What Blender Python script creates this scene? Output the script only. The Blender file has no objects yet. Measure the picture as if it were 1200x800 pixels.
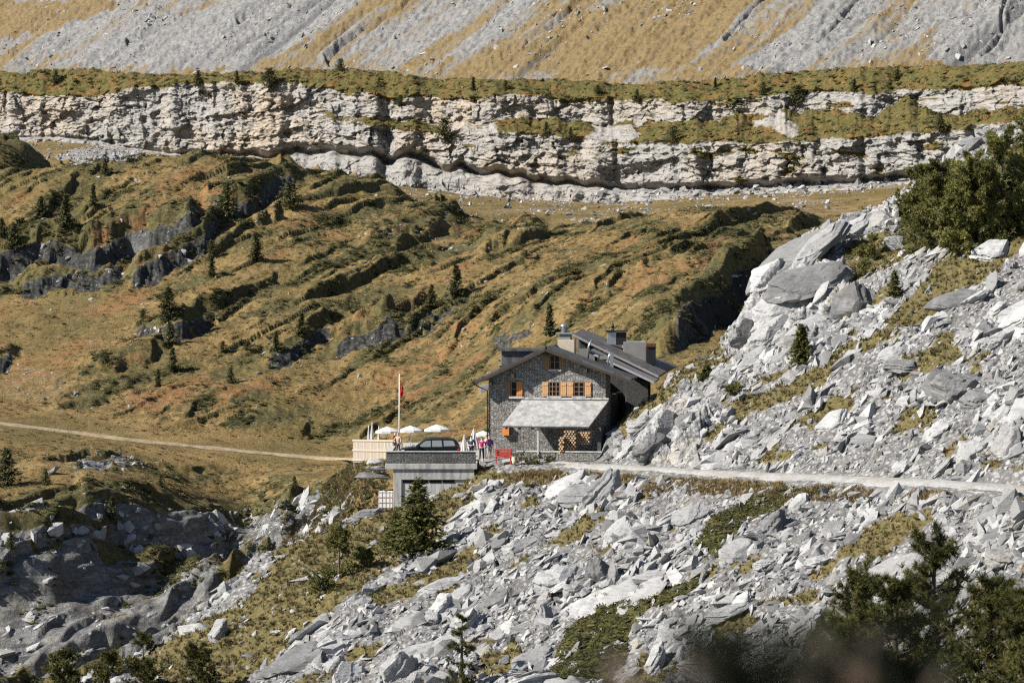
import bpy, bmesh, math, random
import numpy as np
from mathutils import Vector, Matrix, Euler

random.seed(7)
RNG = np.random.default_rng(11)
F, HOR, CAMZ = 3788.0, 300.0, 15.0      # focal length in 1200-px units, horizon row, eye height (m)
SC = bpy.context.scene
COL = SC.collection
R = math.radians
SUN_AZ, SUN_EL = 70.0, 38.0              # degrees left of the direction back towards the camera

def P(u, v, d):
    return Vector(((u - 600) * d / F, d, CAMZ - (v - HOR) * d / F))

# ------------------------------------------------------------------ numpy noise
def _h(ix, iy, seed):
    n = (ix.astype(np.uint32) * np.uint32(374761393)) ^ (iy.astype(np.uint32) * np.uint32(668265263)) ^ np.uint32((seed * 2246822519) & 0xffffffff)
    n = (n ^ (n >> np.uint32(13))) * np.uint32(1274126177)
    n = n ^ (n >> np.uint32(16))
    return n
def h01(ix, iy, seed=0):
    return _h(np.asarray(ix, np.int64), np.asarray(iy, np.int64), seed).astype(np.float64) / 4294967295.0
def pnoise(x, y, seed=0):
    x = np.asarray(x, float); y = np.asarray(y, float)
    ix = np.floor(x); iy = np.floor(y); fx = x - ix; fy = y - iy
    ix = ix.astype(np.int64); iy = iy.astype(np.int64)
    ux = fx * fx * fx * (fx * (fx * 6 - 15) + 10); uy = fy * fy * fy * (fy * (fy * 6 - 15) + 10)
    def g(ax, ay, dx, dy):
        a = h01(ax, ay, seed) * 6.2831853
        return np.cos(a) * dx + np.sin(a) * dy
    a = g(ix, iy, fx, fy); b = g(ix + 1, iy, fx - 1, fy); c = g(ix, iy + 1, fx, fy - 1); d = g(ix + 1, iy + 1, fx - 1, fy - 1)
    return ((a + (b - a) * ux) * (1 - uy) + (c + (d - c) * ux) * uy) * 1.5
def fbm(x, y, oct=4, seed=0, gain=.5, lac=2.03):
    s = 0; a = 1.0; n = 0
    for o in range(oct):
        s = s + a * pnoise(x, y, seed + o * 17); n += a; a *= gain; x = x * lac + 5.3; y = y * lac - 3.1
    return s / n
def ridged(x, y, oct=4, seed=0, gain=.5):
    s = 0; a = 1.0; n = 0
    for o in range(oct):
        s = s + a * (1 - np.abs(pnoise(x, y, seed + o * 31)) * 1.6); n += a; a *= gain; x = x * 2.03; y = y * 2.03
    return s / n
def worley(x, y, seed=0, jit=.9):
    """F1, F2, id of nearest cell"""
    x = np.asarray(x, float); y = np.asarray(y, float)
    ix = np.floor(x).astype(np.int64); iy = np.floor(y).astype(np.int64)
    f1 = np.full(x.shape, 9.0); f2 = np.full(x.shape, 9.0); cid = np.zeros(x.shape)
    for ox in (-1, 0, 1):
        for oy in (-1, 0, 1):
            cx = ix + ox; cy = iy + oy
            px = cx + .5 + jit * (h01(cx, cy, seed) - .5); py = cy + .5 + jit * (h01(cx, cy, seed + 5) - .5)
            d = np.hypot(px - x, py - y)
            m = d < f1
            f2 = np.where(m, f1, np.minimum(f2, d)); cid = np.where(m, h01(cx, cy, seed + 9), cid); f1 = np.where(m, d, f1)
    return f1, f2, cid
def sstep(a, b, x):
    t = np.clip((x - a) / (b - a + 1e-12), 0, 1); return t * t * (3 - 2 * t)
def gsmooth(a, sig):
    if sig <= 0: return a
    r = int(3 * sig) + 1; k = np.exp(-.5 * (np.arange(-r, r + 1) / sig) ** 2); k /= k.sum()
    return np.convolve(np.pad(a, r, mode='edge'), k, 'valid')
def inpoly(u, v, poly):
    ins = np.zeros(u.shape, bool); n = len(poly)
    for i in range(n):
        x1, y1 = poly[i]; x2, y2 = poly[(i + 1) % n]
        if y1 == y2: continue
        c = ((y1 > v) != (y2 > v)) & (u < (x2 - x1) * (v - y1) / (y2 - y1) + x1)
        ins ^= c
    return ins

# ------------------------------------------------------------------ mesh helpers
def mesh_from(name, verts, faces, loops_per=None, smooth=False):
    """verts (n,3); faces (m,k) fixed size array"""
    me = bpy.data.meshes.new(name)
    verts = np.ascontiguousarray(verts, np.float32); faces = np.ascontiguousarray(faces, np.int32)
    m, k = faces.shape
    me.vertices.add(len(verts)); me.vertices.foreach_set('co', verts.ravel())
    me.loops.add(m * k); me.loops.foreach_set('vertex_index', faces.ravel())
    me.polygons.add(m); me.polygons.foreach_set('loop_start', np.arange(0, m * k, k, dtype=np.int32))
    me.polygons.foreach_set('loop_total', np.full(m, k, np.int32))
    me.polygons.foreach_set('use_smooth', np.full(m, smooth, bool))
    me.update(calc_edges=True)
    return me
def set_attr(me, name, arr):
    a = me.attributes.new(name, 'FLOAT', 'POINT'); a.data.foreach_set('value', np.ascontiguousarray(arr, np.float32).ravel())
def link(name, me, mat=None, parent=None):
    o = bpy.data.objects.new(name, me); COL.objects.link(o)
    if mat is not None: me.materials.clear(); me.materials.append(mat)
    if parent is not None: o.parent = parent
    return o
def grid_faces(nr, nc):
    i = np.arange(nr * nc).reshape(nr, nc)
    return np.stack([i[:-1, :-1], i[:-1, 1:], i[1:, 1:], i[1:, :-1]], -1).reshape(-1, 4)
def tag(o, label=None, cat=None, group=None, kind=None):
    if label: o['label'] = label
    if cat: o['category'] = cat
    if group: o['group'] = group
    if kind: o['kind'] = kind
    return o
def root(name, loc, label, cat, group=None, rz=0.0):
    o = bpy.data.objects.new(name, None); COL.objects.link(o); o.empty_display_size = .1
    o.location = loc; o.rotation_euler = (0, 0, rz)
    return tag(o, label, cat, group)
def copy_thing(src, loc, rz=0.0, sc=1.0, label=None, group=None):
    r = src.copy(); COL.objects.link(r); r.location = loc; r.rotation_euler = (0, 0, rz)
    r.scale = (sc, sc, sc) if not hasattr(sc, '__len__') else sc
    if label: r['label'] = label
    if group: r['group'] = group
    for ch in src.children:
        c = ch.copy(); COL.objects.link(c); c.parent = r
        for g in ch.children:
            e = g.copy(); COL.objects.link(e); e.parent = c
    return r

class MB:
    """collects simple shapes into one mesh"""
    def __init__(s): s.bm = bmesh.new()
    def box(s, x0, x1, y0, y1, z0, z1, M=None):
        vs = [s.bm.verts.new((x, y, z)) for z in (z0, z1) for x, y in ((x0, y0), (x1, y0), (x1, y1), (x0, y1))]
        for f in ((3, 2, 1, 0), (4, 5, 6, 7), (0, 1, 5, 4), (1, 2, 6, 5), (2, 3, 7, 6), (3, 0, 4, 7)):
            s.bm.faces.new([vs[i] for i in f])
        if M is not None:
            for q in vs: q.co = M @ q.co
        return s
    def prism(s, poly, a, b, axis='y', M=None):
        """poly of 2D points extruded from a to b along axis"""
        def mk(p, t): return (p[0], t, p[1]) if axis == 'y' else ((t, p[0], p[1]) if axis == 'x' else (p[0], p[1], t))
        A = [s.bm.verts.new(mk(p, a)) for p in poly]; B = [s.bm.verts.new(mk(p, b)) for p in poly]
        fs = [s.bm.faces.new(A), s.bm.faces.new(B[::-1])]; n = len(poly)
        for i in range(n): fs.append(s.bm.faces.new((A[i], B[i], B[(i + 1) % n], A[(i + 1) % n])))
        if M is not None:
            for q in A + B: q.co = M @ q.co
        return s
    def tube(s, pts, rad, n=8, cap=True):
        pts = [Vector(p) for p in pts]; rings = []
        rads = rad if hasattr(rad, '__len__') else [rad] * len(pts)
        ref = None
        for i, p in enumerate(pts):
            t = (pts[min(i + 1, len(pts) - 1)] - pts[max(i - 1, 0)]).normalized()
            if ref is None: ref = Vector((0, 0, 1)) if abs(t.z) < .9 else Vector((1, 0, 0))
            a = t.cross(ref).normalized(); b = a.cross(t).normalized(); ref = b
            rings.append([s.bm.verts.new(p + (a * math.cos(k * 2 * math.pi / n) + b * math.sin(k * 2 * math.pi / n)) * rads[i]) for k in range(n)])
        for A, B in zip(rings, rings[1:]):
            for k in range(n): s.bm.faces.new((A[k], A[(k + 1) % n], B[(k + 1) % n], B[k]))
        if cap: s.bm.faces.new(rings[0][::-1]); s.bm.faces.new(rings[-1])
        return s
    def lathe(s, prof, n=16, c=(0, 0, 0)):
        rings = []
        for r, z in prof:
            rings.append([s.bm.verts.new((c[0] + r * math.cos(k * 2 * math.pi / n), c[1] + r * math.sin(k * 2 * math.pi / n), c[2] + z)) for k in range(n)])
        for A, B in zip(rings, rings[1:]):
            for k in range(n): s.bm.faces.new((A[k], A[(k + 1) % n], B[(k + 1) % n], B[k]))
        s.bm.faces.new(rings[0][::-1]); s.bm.faces.new(rings[-1])
        return s
    def slab(s, corners, th):
        """quad of 4 points given thickness th downwards along its normal"""
        c = [Vector(p) for p in corners]
        n = (c[1] - c[0]).cross(c[3] - c[0]).normalized()
        if n.z < 0: n = -n
        A = [s.bm.verts.new(p) for p in c]; B = [s.bm.verts.new(p - n * th) for p in c]
        s.bm.faces.new(A); s.bm.faces.new(B[::-1])
        for i in range(len(c)): s.bm.faces.new((A[i], B[i], B[(i + 1) % len(c)], A[(i + 1) % len(c)]))
        return s
    def build(s, name, mat, parent=None, bevel=0.0, smooth=False, seg=2):
        bmesh.ops.recalc_face_normals(s.bm, faces=s.bm.faces)
        if bevel > 0:
            bmesh.ops.bevel(s.bm, geom=[e for e in s.bm.edges if e.is_manifold and e.calc_face_angle(0) > .5], offset=bevel, segments=seg, affect='EDGES', profile=.6, clamp_overlap=True)
        me = bpy.data.meshes.new(name); s.bm.to_mesh(me); s.bm.free()
        if smooth:
            for p in me.polygons: p.use_smooth = True
        return link(name, me, mat, parent)

# ------------------------------------------------------------------ material helper
class NT:
    def __init__(s, name):
        s.m = bpy.data.materials.new(name); s.m.use_nodes = True
        s.t = s.m.node_tree; s.t.nodes.clear()
        s.out = s.t.nodes.new('ShaderNodeOutputMaterial')
        s.geo = None; s.tc = None; s.transl = 0.0
    def n(s, typ, **kw):
        x = s.t.nodes.new(typ)
        for k, v in kw.items(): setattr(x, k, v)
        return x
    def L(s, a, b): s.t.links.new(a, b)
    def put(s, sock, val):
        if isinstance(val, bpy.types.NodeSocket): s.L(val, sock)
        elif isinstance(val, (tuple, list)): sock.default_value = (*val, 1) if (len(val) == 3 and sock.type == 'RGBA') else val
        else: sock.default_value = val
    def pos(s):
        if s.geo is None: s.geo = s.n('ShaderNodeNewGeometry')
        return s.geo.outputs['Position']
    def normal_z(s):
        s.pos(); x = s.n('ShaderNodeSeparateXYZ'); s.L(s.geo.outputs['True Normal'], x.inputs[0]); return x.outputs[2]
    def obj(s):
        if s.tc is None: s.tc = s.n('ShaderNodeTexCoord')
        return s.tc.outputs['Object']
    def mapv(s, vec, scale=(1, 1, 1), rot=(0, 0, 0), loc=(0, 0, 0)):
        m = s.n('ShaderNodeMapping'); s.L(vec, m.inputs[0]); m.inputs['Scale'].default_value = scale; m.inputs['Rotation'].default_value = rot; m.inputs['Location'].default_value = loc
        return m.outputs[0]
    def noise(s, vec, scale=1, detail=4, rough=.55, dist=0.0):
        x = s.n('ShaderNodeTexNoise'); s.L(vec, x.inputs['Vector']); x.inputs['Scale'].default_value = scale; x.inputs['Detail'].default_value = detail
        x.inputs['Roughness'].default_value = rough; x.inputs['Distortion'].default_value = dist
        return x.outputs['Fac']
    def n_warp(s, vec, amt):
        x = s.n('ShaderNodeTexNoise'); s.L(vec, x.inputs['Vector']); x.inputs['Scale'].default_value = 1.3; x.inputs['Detail'].default_value = 3
        a = s.n('ShaderNodeVectorMath', operation='MULTIPLY_ADD'); s.L(x.outputs['Color'], a.inputs[0]); a.inputs[1].default_value = (amt, amt, amt); s.L(vec, a.inputs[2]); return a.outputs[0]
    def voro(s, vec, scale=1, feature='F1', out='Distance', rnd=1.0):
        x = s.n('ShaderNodeTexVoronoi', feature=feature); s.L(vec, x.inputs['Vector']); x.inputs['Scale'].default_value = scale
        x.inputs['Randomness'].default_value = rnd
        return x.outputs[out]
    def ramp(s, fac, stops, interp='LINEAR'):
        x = s.n('ShaderNodeValToRGB'); s.put(x.inputs[0], fac); cr = x.color_ramp; cr.interpolation = interp
        while len(cr.elements) < len(stops): cr.elements.new(.5)
        for e, (p, c) in zip(cr.elements, stops):
            e.position = p; e.color = (*c, 1) if hasattr(c, '__len__') else (c, c, c, 1)
        return x.outputs[0]
    def mix(s, fac, a, b, mode='MIX'):
        x = s.n('ShaderNodeMix', data_type='RGBA', blend_type=mode); x.clamp_factor = True
        s.put(x.inputs[0], fac); s.put(x.inputs[6], a); s.put(x.inputs[7], b); return x.outputs[2]
    def math(s, op, a, b=0.0, c=None, clamp=False):
        x = s.n('ShaderNodeMath', operation=op); x.use_clamp = clamp; s.put(x.inputs[0], a); s.put(x.inputs[1], b)
        if c is not None: s.put(x.inputs[2], c)
        return x.outputs[0]
    def mr(s, v, a, b, c=0.0, d=1.0):
        x = s.n('ShaderNodeMapRange'); x.interpolation_type = 'SMOOTHSTEP'; s.put(x.inputs[0], v)
        for i, q in enumerate((a, b, c, d)): x.inputs[i + 1].default_value = q
        return x.outputs[0]
    def attr(s, name):
        x = s.n('ShaderNodeAttribute', attribute_name=name); return x.outputs['Fac']
    def rand(s):
        x = s.n('ShaderNodeObjectInfo'); return x.outputs['Random']
    def hsv(s, col, h=.5, sa=1.0, v=1.0):
        x = s.n('ShaderNodeHueSaturation'); s.put(x.inputs['Color'], col); s.put(x.inputs['Hue'], h); s.put(x.inputs['Saturation'], sa); s.put(x.inputs['Value'], v); return x.outputs[0]
    def bump(s, h, strength=.5, dist=.1, nrm=None):
        x = s.n('ShaderNodeBump'); s.put(x.inputs['Height'], h); x.inputs['Strength'].default_value = strength; x.inputs['Distance'].default_value = dist
        if nrm is not None: s.L(nrm, x.inputs['Normal'])
        return x.outputs[0]
    def bsdf(s, col, rough=.85, nrm=None, metal=0.0, spec=.25, **kw):
        x = s.n('ShaderNodeBsdfPrincipled'); s.put(x.inputs['Base Color'], col); s.put(x.inputs['Roughness'], rough); s.put(x.inputs['Metallic'], metal)
        s.put(x.inputs['Specular IOR Level'], spec)
        for k, v in kw.items(): s.put(x.inputs[k], v)
        if nrm is not None: s.L(nrm, x.inputs['Normal'])
        if s.transl > 0:
            tr = s.n('ShaderNodeBsdfTranslucent'); s.put(tr.inputs[0], col); mx = s.n('ShaderNodeMixShader'); mx.inputs[0].default_value = s.transl
            s.L(x.outputs[0], mx.inputs[1]); s.L(tr.outputs[0], mx.inputs[2]); s.L(mx.outputs[0], s.out.inputs[0]); return s.m
        s.L(x.outputs[0], s.out.inputs[0]); return s.m

def simple(name, col, rough=.7, var=.12, scale=6.0, metal=0.0, spec=.3, bump=.0):
    t = NT(name); nz = t.noise(t.obj(), scale, 5, .6)
    c = t.mix(nz, tuple(max(0, k * (1 - 2 * var)) for k in col), tuple(k * (1 + 2 * var) for k in col))
    nr = t.bump(nz, bump, .02) if bump else None
    return t.bsdf(c, rough, nr, metal, spec)
# ================================================================== TERRAIN
def rowtab(U, pts, sig=10.0):
    """pts: [(u, value)] -> smoothed values on the U grid"""
    p = np.array(sorted(pts), float); a = np.interp(U, p[:, 0], p[:, 1])
    return gsmooth(a, sig / (U[1] - U[0]))
def v2z(v, d): return CAMZ - (v - HOR) * d / F
def upsample(Dr, Zr, counts, mode='cr'):
    """rows (K,nu) -> fine rows; counts = subdivisions per interval"""
    D, Z, T = [], [], []
    K = len(Dr)
    for k in range(K - 1):
        for j in range(counts[k]):
            t = j / counts[k]
            if mode == 'cr':
                def cr(A):
                    p1, p2 = A[k], A[k + 1]; m1 = (A[k + 1] - A[k - 1]) * .32 if k > 0 else (p2 - p1) * .6
                    m2 = (A[k + 2] - A[k]) * .32 if k < K - 2 else (p2 - p1) * .6
                    return (2*t**3 - 3*t**2 + 1) * p1 + (t**3 - 2*t**2 + t) * m1 + (-2*t**3 + 3*t**2) * p2 + (t**3 - t**2) * m2
                D.append(cr(Dr)); Z.append(cr(Zr))
            else:
                D.append(Dr[k] * (1 - t) + Dr[k + 1] * t); Z.append(Zr[k] * (1 - t) + Zr[k + 1] * t)
            T.append(np.full(Dr.shape[1], k + t))
    D.append(Dr[-1]); Z.append(Zr[-1]); T.append(np.full(Dr.shape[1], K - 1.0))
    return np.array(D), np.array(Z), np.array(T)

class Patch: pass
def finish_patch(name, X, Y, Z, mat, attrs, smooth=True):
    nr, nc = X.shape
    me = mesh_from(name, np.stack([X, Y, Z], -1).reshape(-1, 3), grid_faces(nr, nc), smooth=smooth)
    for k, a in attrs.items(): set_attr(me, k, a)
    o = link(name, me, mat); tag(o, kind='structure')
    p = Patch(); p.o = o; p.X, p.Y, p.Z = X, Y, Z
    p.U = 600 + X * F / Y; p.V = HOR + (CAMZ - Z) * F / Y; p.attrs = attrs
    # normals
    gx = np.stack([np.gradient(X, axis=1), np.gradient(Y, axis=1), np.gradient(Z, axis=1)], -1)
    gy = np.stack([np.gradient(X, axis=0), np.gradient(Y, axis=0), np.gradient(Z, axis=0)], -1)
    n = np.cross(gx, gy); n /= np.linalg.norm(n, axis=-1, keepdims=True) + 1e-9; n *= np.sign(n[..., 2:3] + 1e-9)
    p.N = n; p.area = np.linalg.norm(np.cross(gx, gy), axis=-1)
    return p
def at(p, u, v, tol=2.5):
    """nearest visible point of a patch that shows at (u, v) in the photograph"""
    e = np.hypot(p.U - u, p.V - v); m = e < max(tol, e.min() + .6)
    k = np.argmin(np.where(m, p.Y, 1e9)); i, j = np.unravel_index(k, p.X.shape)
    return Vector((p.X[i, j], p.Y[i, j], p.Z[i, j])), Vector(p.N[i, j])

# ------------------------------------------------------------------ materials of the ground
def strata_rock(t, base=(.36, .35, .33), dark=(.15, .15, .15), warm=(.42, .34, .24), sc=1.0):
    p = t.pos()
    w = t.noise(p, .25 * sc, 4, .6)
    m = t.mapv(p, (.35 * sc, .35 * sc, 2.6 * sc), rot=(R(8), R(-17), 0))
    st = t.noise(m, 1.0, 6, .65, .6)
    fi = t.noise(p, 2.6 * sc, 6, .7)
    c = t.mix(t.mr(w, .45, .7), base, warm)
    c = t.mix(t.mr(st, .38, .58), t.mix(.55, c, dark), c)
    c = t.mix(t.mr(fi, .35, .65, .75, .0), c, t.hsv(c, v=.55))
    h = t.math('ADD', t.math('MULTIPLY', st, .6), t.math('MULTIPLY', fi, .6))
    return c, h

def mat_hill():
    t = NT('alpine heath and grass'); p = t.pos()
    n_big = t.noise(p, .06, 5, .6); n_mid = t.noise(p, .35, 5, .65); n_fin = t.noise(p, 2.2, 6, .7); n_x = t.noise(t.mapv(p, loc=(31, 7, 3)), .9, 5, .65)
    grass = t.ramp(n_mid, [(.3, (.135, .096, .042)), (.46, (.25, .170, .070)), (.6, (.32, .222, .097)), (.75, (.39, .29, .148))])
    grass = t.mix(t.mr(n_big, .42, .62), grass, t.mix(.55, grass, (.125, .115, .042)))
    grass = t.mix(t.mr(n_fin, .3, .7, .55, 0), grass, t.hsv(grass, v=.5))
    heath = t.ramp(n_fin, [(.25, (.028, .027, .013)), (.45, (.075, .068, .030)), (.6, (.13, .108, .046)), (.78, (.21, .155, .066))])
    red = t.ramp(n_fin, [(.25, (.09, .05, .026)), (.5, (.22, .115, .05)), (.75, (.33, .195, .09))])
    a_h = t.math('ADD', t.attr('heath'), t.math('MULTIPLY', t.math('SUBTRACT', n_x, .5), 1.5))
    a_r = t.math('ADD', t.attr('red'), t.math('MULTIPLY', t.math('SUBTRACT', n_mid, .5), 1.6))
    n_ff = t.noise(p, 6.5, 5, .75); grass = t.mix(t.mr(n_ff, .35, .6, .7, 0), grass, t.hsv(grass, v=.45)); grass = t.mix(t.mr(n_ff, .55, .75, 0, .5), grass, t.hsv(grass, v=1.5, sa=.9))
    c = t.mix(t.mr(a_h, .40, .6), grass, heath)
    c = t.mix(t.mr(a_r, .54, .85, 0, .8), c, red)
    rk, rh = strata_rock(t, (.25, .248, .244), (.07, .07, .069), (.25, .222, .18), .8)
    cm_ = t.mapv(p, (.5, .28, .9), rot=(R(10), R(-24), R(30))); ck = t.voro(t.n_warp(cm_, .35), 1.0, 'DISTANCE_TO_EDGE'); ck2 = t.voro(t.n_warp(cm_, .35), 3.2, 'DISTANCE_TO_EDGE')
    rk = t.mix(t.mr(ck, .0, .06, .35, 0), rk, (.045, .045, .042)); rk = t.mix(t.mr(ck2, .0, .10, .22, 0), rk, (.07, .07, .066)); rk = t.mix(t.mr(t.noise(p, .5, 5, .7), .5, .66, 0, .6), rk, t.hsv(rk, v=.42))
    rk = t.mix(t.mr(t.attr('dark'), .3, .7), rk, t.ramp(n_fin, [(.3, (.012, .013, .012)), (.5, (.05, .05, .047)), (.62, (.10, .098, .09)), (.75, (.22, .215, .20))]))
    a_k = t.math('ADD', t.attr('rock'), t.math('MULTIPLY', t.math('SUBTRACT', n_x, .5), 1.0))
    rm = t.mr(a_k, .5, .62)
    rk = t.mix(t.mr(t.attr('dark'), 1.2, 1.7), rk, t.mix(n_fin, (.008, .008, .008), (.04, .039, .036)))  # right-hand bluff coloured near-black, its shade put into the rock colour
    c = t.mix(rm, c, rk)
    gm = t.mr(t.math('ADD', t.attr('stony'), t.math('MULTIPLY', t.math('SUBTRACT', n_fin, .5), 2.0)), .62, .8)
    c = t.mix(gm, c, t.mix(t.noise(p, 5, 3), (.2, .195, .19), (.42, .41, .4)))
    h = t.math('ADD', t.math('MULTIPLY', n_fin, 1.0), t.math('MULTIPLY', t.noise(p, 7, 4, .7), .5))
    nr = t.bump(h, .9, .35)
    return t.bsdf(c, .95, nr, 0, .1)

def mat_cliff():
    t = NT('limestone cliff'); p = t.pos()
    w = t.noise(p, .05, 3, .6); w2 = t.noise(t.mapv(p, loc=(9, 0, 4)), .18, 4, .6)
    m = t.mapv(p, (.3, .3, 1.6), rot=(0, R(3), 0)); st = t.noise(m, 1.1, 6, .65, .5)
    fi = t.noise(p, 1.3, 6, .7)
    col = t.mix(t.mr(w, .40, .60), (.315, .299, .278), (.37, .312, .245))
    col = t.mix(t.mr(w2, .5, .72, 0, .6), col, (.27, .262, .252))
    col = t.mix(t.mr(t.attr('grey'), .3, .9, 0, .75), col, (.285, .275, .26))
    col = t.mix(t.mr(st, .36, .52, .85, 0), col, t.hsv(col, v=.46, sa=.8))
    vs = t.noise(t.mapv(p, (.5, .5, .07)), 1.0, 5, .6)
    col = t.mix(t.mr(vs, .56, .72, 0, .65), col, (.13, .125, .12))
    col = t.mix(t.mr(fi, .3, .6, .5, 0), col, t.hsv(col, v=.6))
    nf = t.noise(p, 1.6, 6, .7); nm = t.noise(p, .3, 5, .65)
    gr = t.ramp(nf, [(.25, (.028, .032, .012)), (.45, (.07, .066, .022)), (.62, (.13, .10, .032)), (.8, (.22, .15, .05))])
    gr = t.mix(t.mr(nm, .49, .66, 0, .6), gr, t.ramp(nf, [(.3, (.11, .05, .022)), (.7, (.27, .13, .045))]))
    a = t.math('ADD', t.attr('green'), t.math('MULTIPLY', t.math('SUBTRACT', nf, .5), 1.0))
    c = t.mix(t.mr(a, .45, .6), col, gr)
    h = t.math('ADD', t.math('MULTIPLY', st, .8), fi)
    return t.bsdf(c, .92, t.bump(h, .9, .5), 0, .15)

def mat_mountain():
    t = NT('scree mountain slope'); p = t.pos()
    r = t.mapv(p, (1, 1, 1), rot=(0, 0, R(-45)))
    s1 = t.noise(t.mapv(r, (.075, .012, .012)), 1.0, 6, .62, .3)
    fi = t.noise(p, .55, 8, .8); md = t.noise(p, .16, 6, .7)
    scree = t.ramp(fi, [(.28, (.10, .098, .096)), (.5, (.20, .196, .19)), (.7, (.34, .33, .315))])
    scree = t.mix(t.mr(s1, .5, .7, 0, .35), scree, t.mix(fi, (.14, .138, .137), (.25, .245, .24)))
    grass = t.ramp(fi, [(.25, (.085, .07, .034)), (.45, (.165, .12, .058)), (.62, (.22, .16, .084)), (.8, (.30, .25, .16))])
    a = t.math('ADD', t.attr('grass'), t.math('MULTIPLY', t.math('SUBTRACT', fi, .5), 1.9))
    a = t.math('ADD', a, t.math('MULTIPLY', t.math('SUBTRACT', md, .5), 1.0))
    c = t.mix(t.mr(a, .38, .66), scree, grass)
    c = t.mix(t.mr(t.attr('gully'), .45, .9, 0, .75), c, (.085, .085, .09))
    return t.bsdf(c, .95, t.bump(fi, .8, 1.0), 0, .1)

def mat_scree():
    t = NT('scree slope ground'); p = t.pos()
    n_fin = t.noise(p, 3.5, 6, .7); n_mid = t.noise(p, .7, 5, .65)
    v = t.voro(p, 3.2); v2 = t.voro(p, 3.2, out='Color')
    sx = t.n('ShaderNodeSeparateColor'); t.L(v2, sx.inputs[0])
    gravel = t.ramp(sx.outputs[0], [(.0, (.13, .127, .124)), (.5, (.235, .231, .226)), (1, (.35, .345, .34))])
    gravel = t.mix(t.mr(v, .25, .6, 0, .75), gravel, (.10, .095, .09))
    grass = t.ramp(n_fin, [(.25, (.046, .04, .018)), (.45, (.095, .08, .034)), (.6, (.15, .12, .052)), (.78, (.25, .185, .09))])
    moss = t.ramp(n_fin, [(.25, (.02, .024, .009)), (.5, (.06, .06, .018)), (.75, (.12, .105, .032))])
    straw = t.ramp(n_fin, [(.25, (.11, .08, .035)), (.5, (.22, .16, .075)), (.75, (.34, .26, .14))])
    g = t.mix(t.mr(t.attr('moss'), .35, .6), grass, moss)
    g = t.mix(t.mr(t.math('ADD', t.attr('straw'), t.math('MULTIPLY', t.math('SUBTRACT', n_mid, .5), .8)), .4, .65), g, straw)
    a = t.math('ADD', t.attr('grass'), t.math('MULTIPLY', t.math('SUBTRACT', n_mid, .5), 1.0))
    c = t.mix(t.mr(a, .45, .6), gravel, g)
    rk, rh = strata_rock(t, (.40, .395, .39), (.16, .16, .16), (.42, .37, .30), 1.6)
    c = t.mix(t.mr(t.math('ADD', t.attr('rock'), t.math('MULTIPLY', t.math('SUBTRACT', n_mid, .5), .8)), .5, .6), c, rk)
    h = t.math('ADD', n_fin, t.math('MULTIPLY', v, -.6))
    return t.bsdf(c, .93, t.bump(h, .8, .2), 0, .12)

# ------------------------------------------------------------------ cliff line
def d_cliff(u): return 640.0 - 140.0 * u / 1200.0
BASE_V = [(-400,168),(-200,165),(0,166),(60,163),(100,166),(150,176),(200,184),(250,186),(300,195),(380,203),(450,214),(520,222),(600,230),(700,236),(780,231),(860,226),(950,222),(1000,220),(1060,214),(1200,204),(1500,190)]

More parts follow.
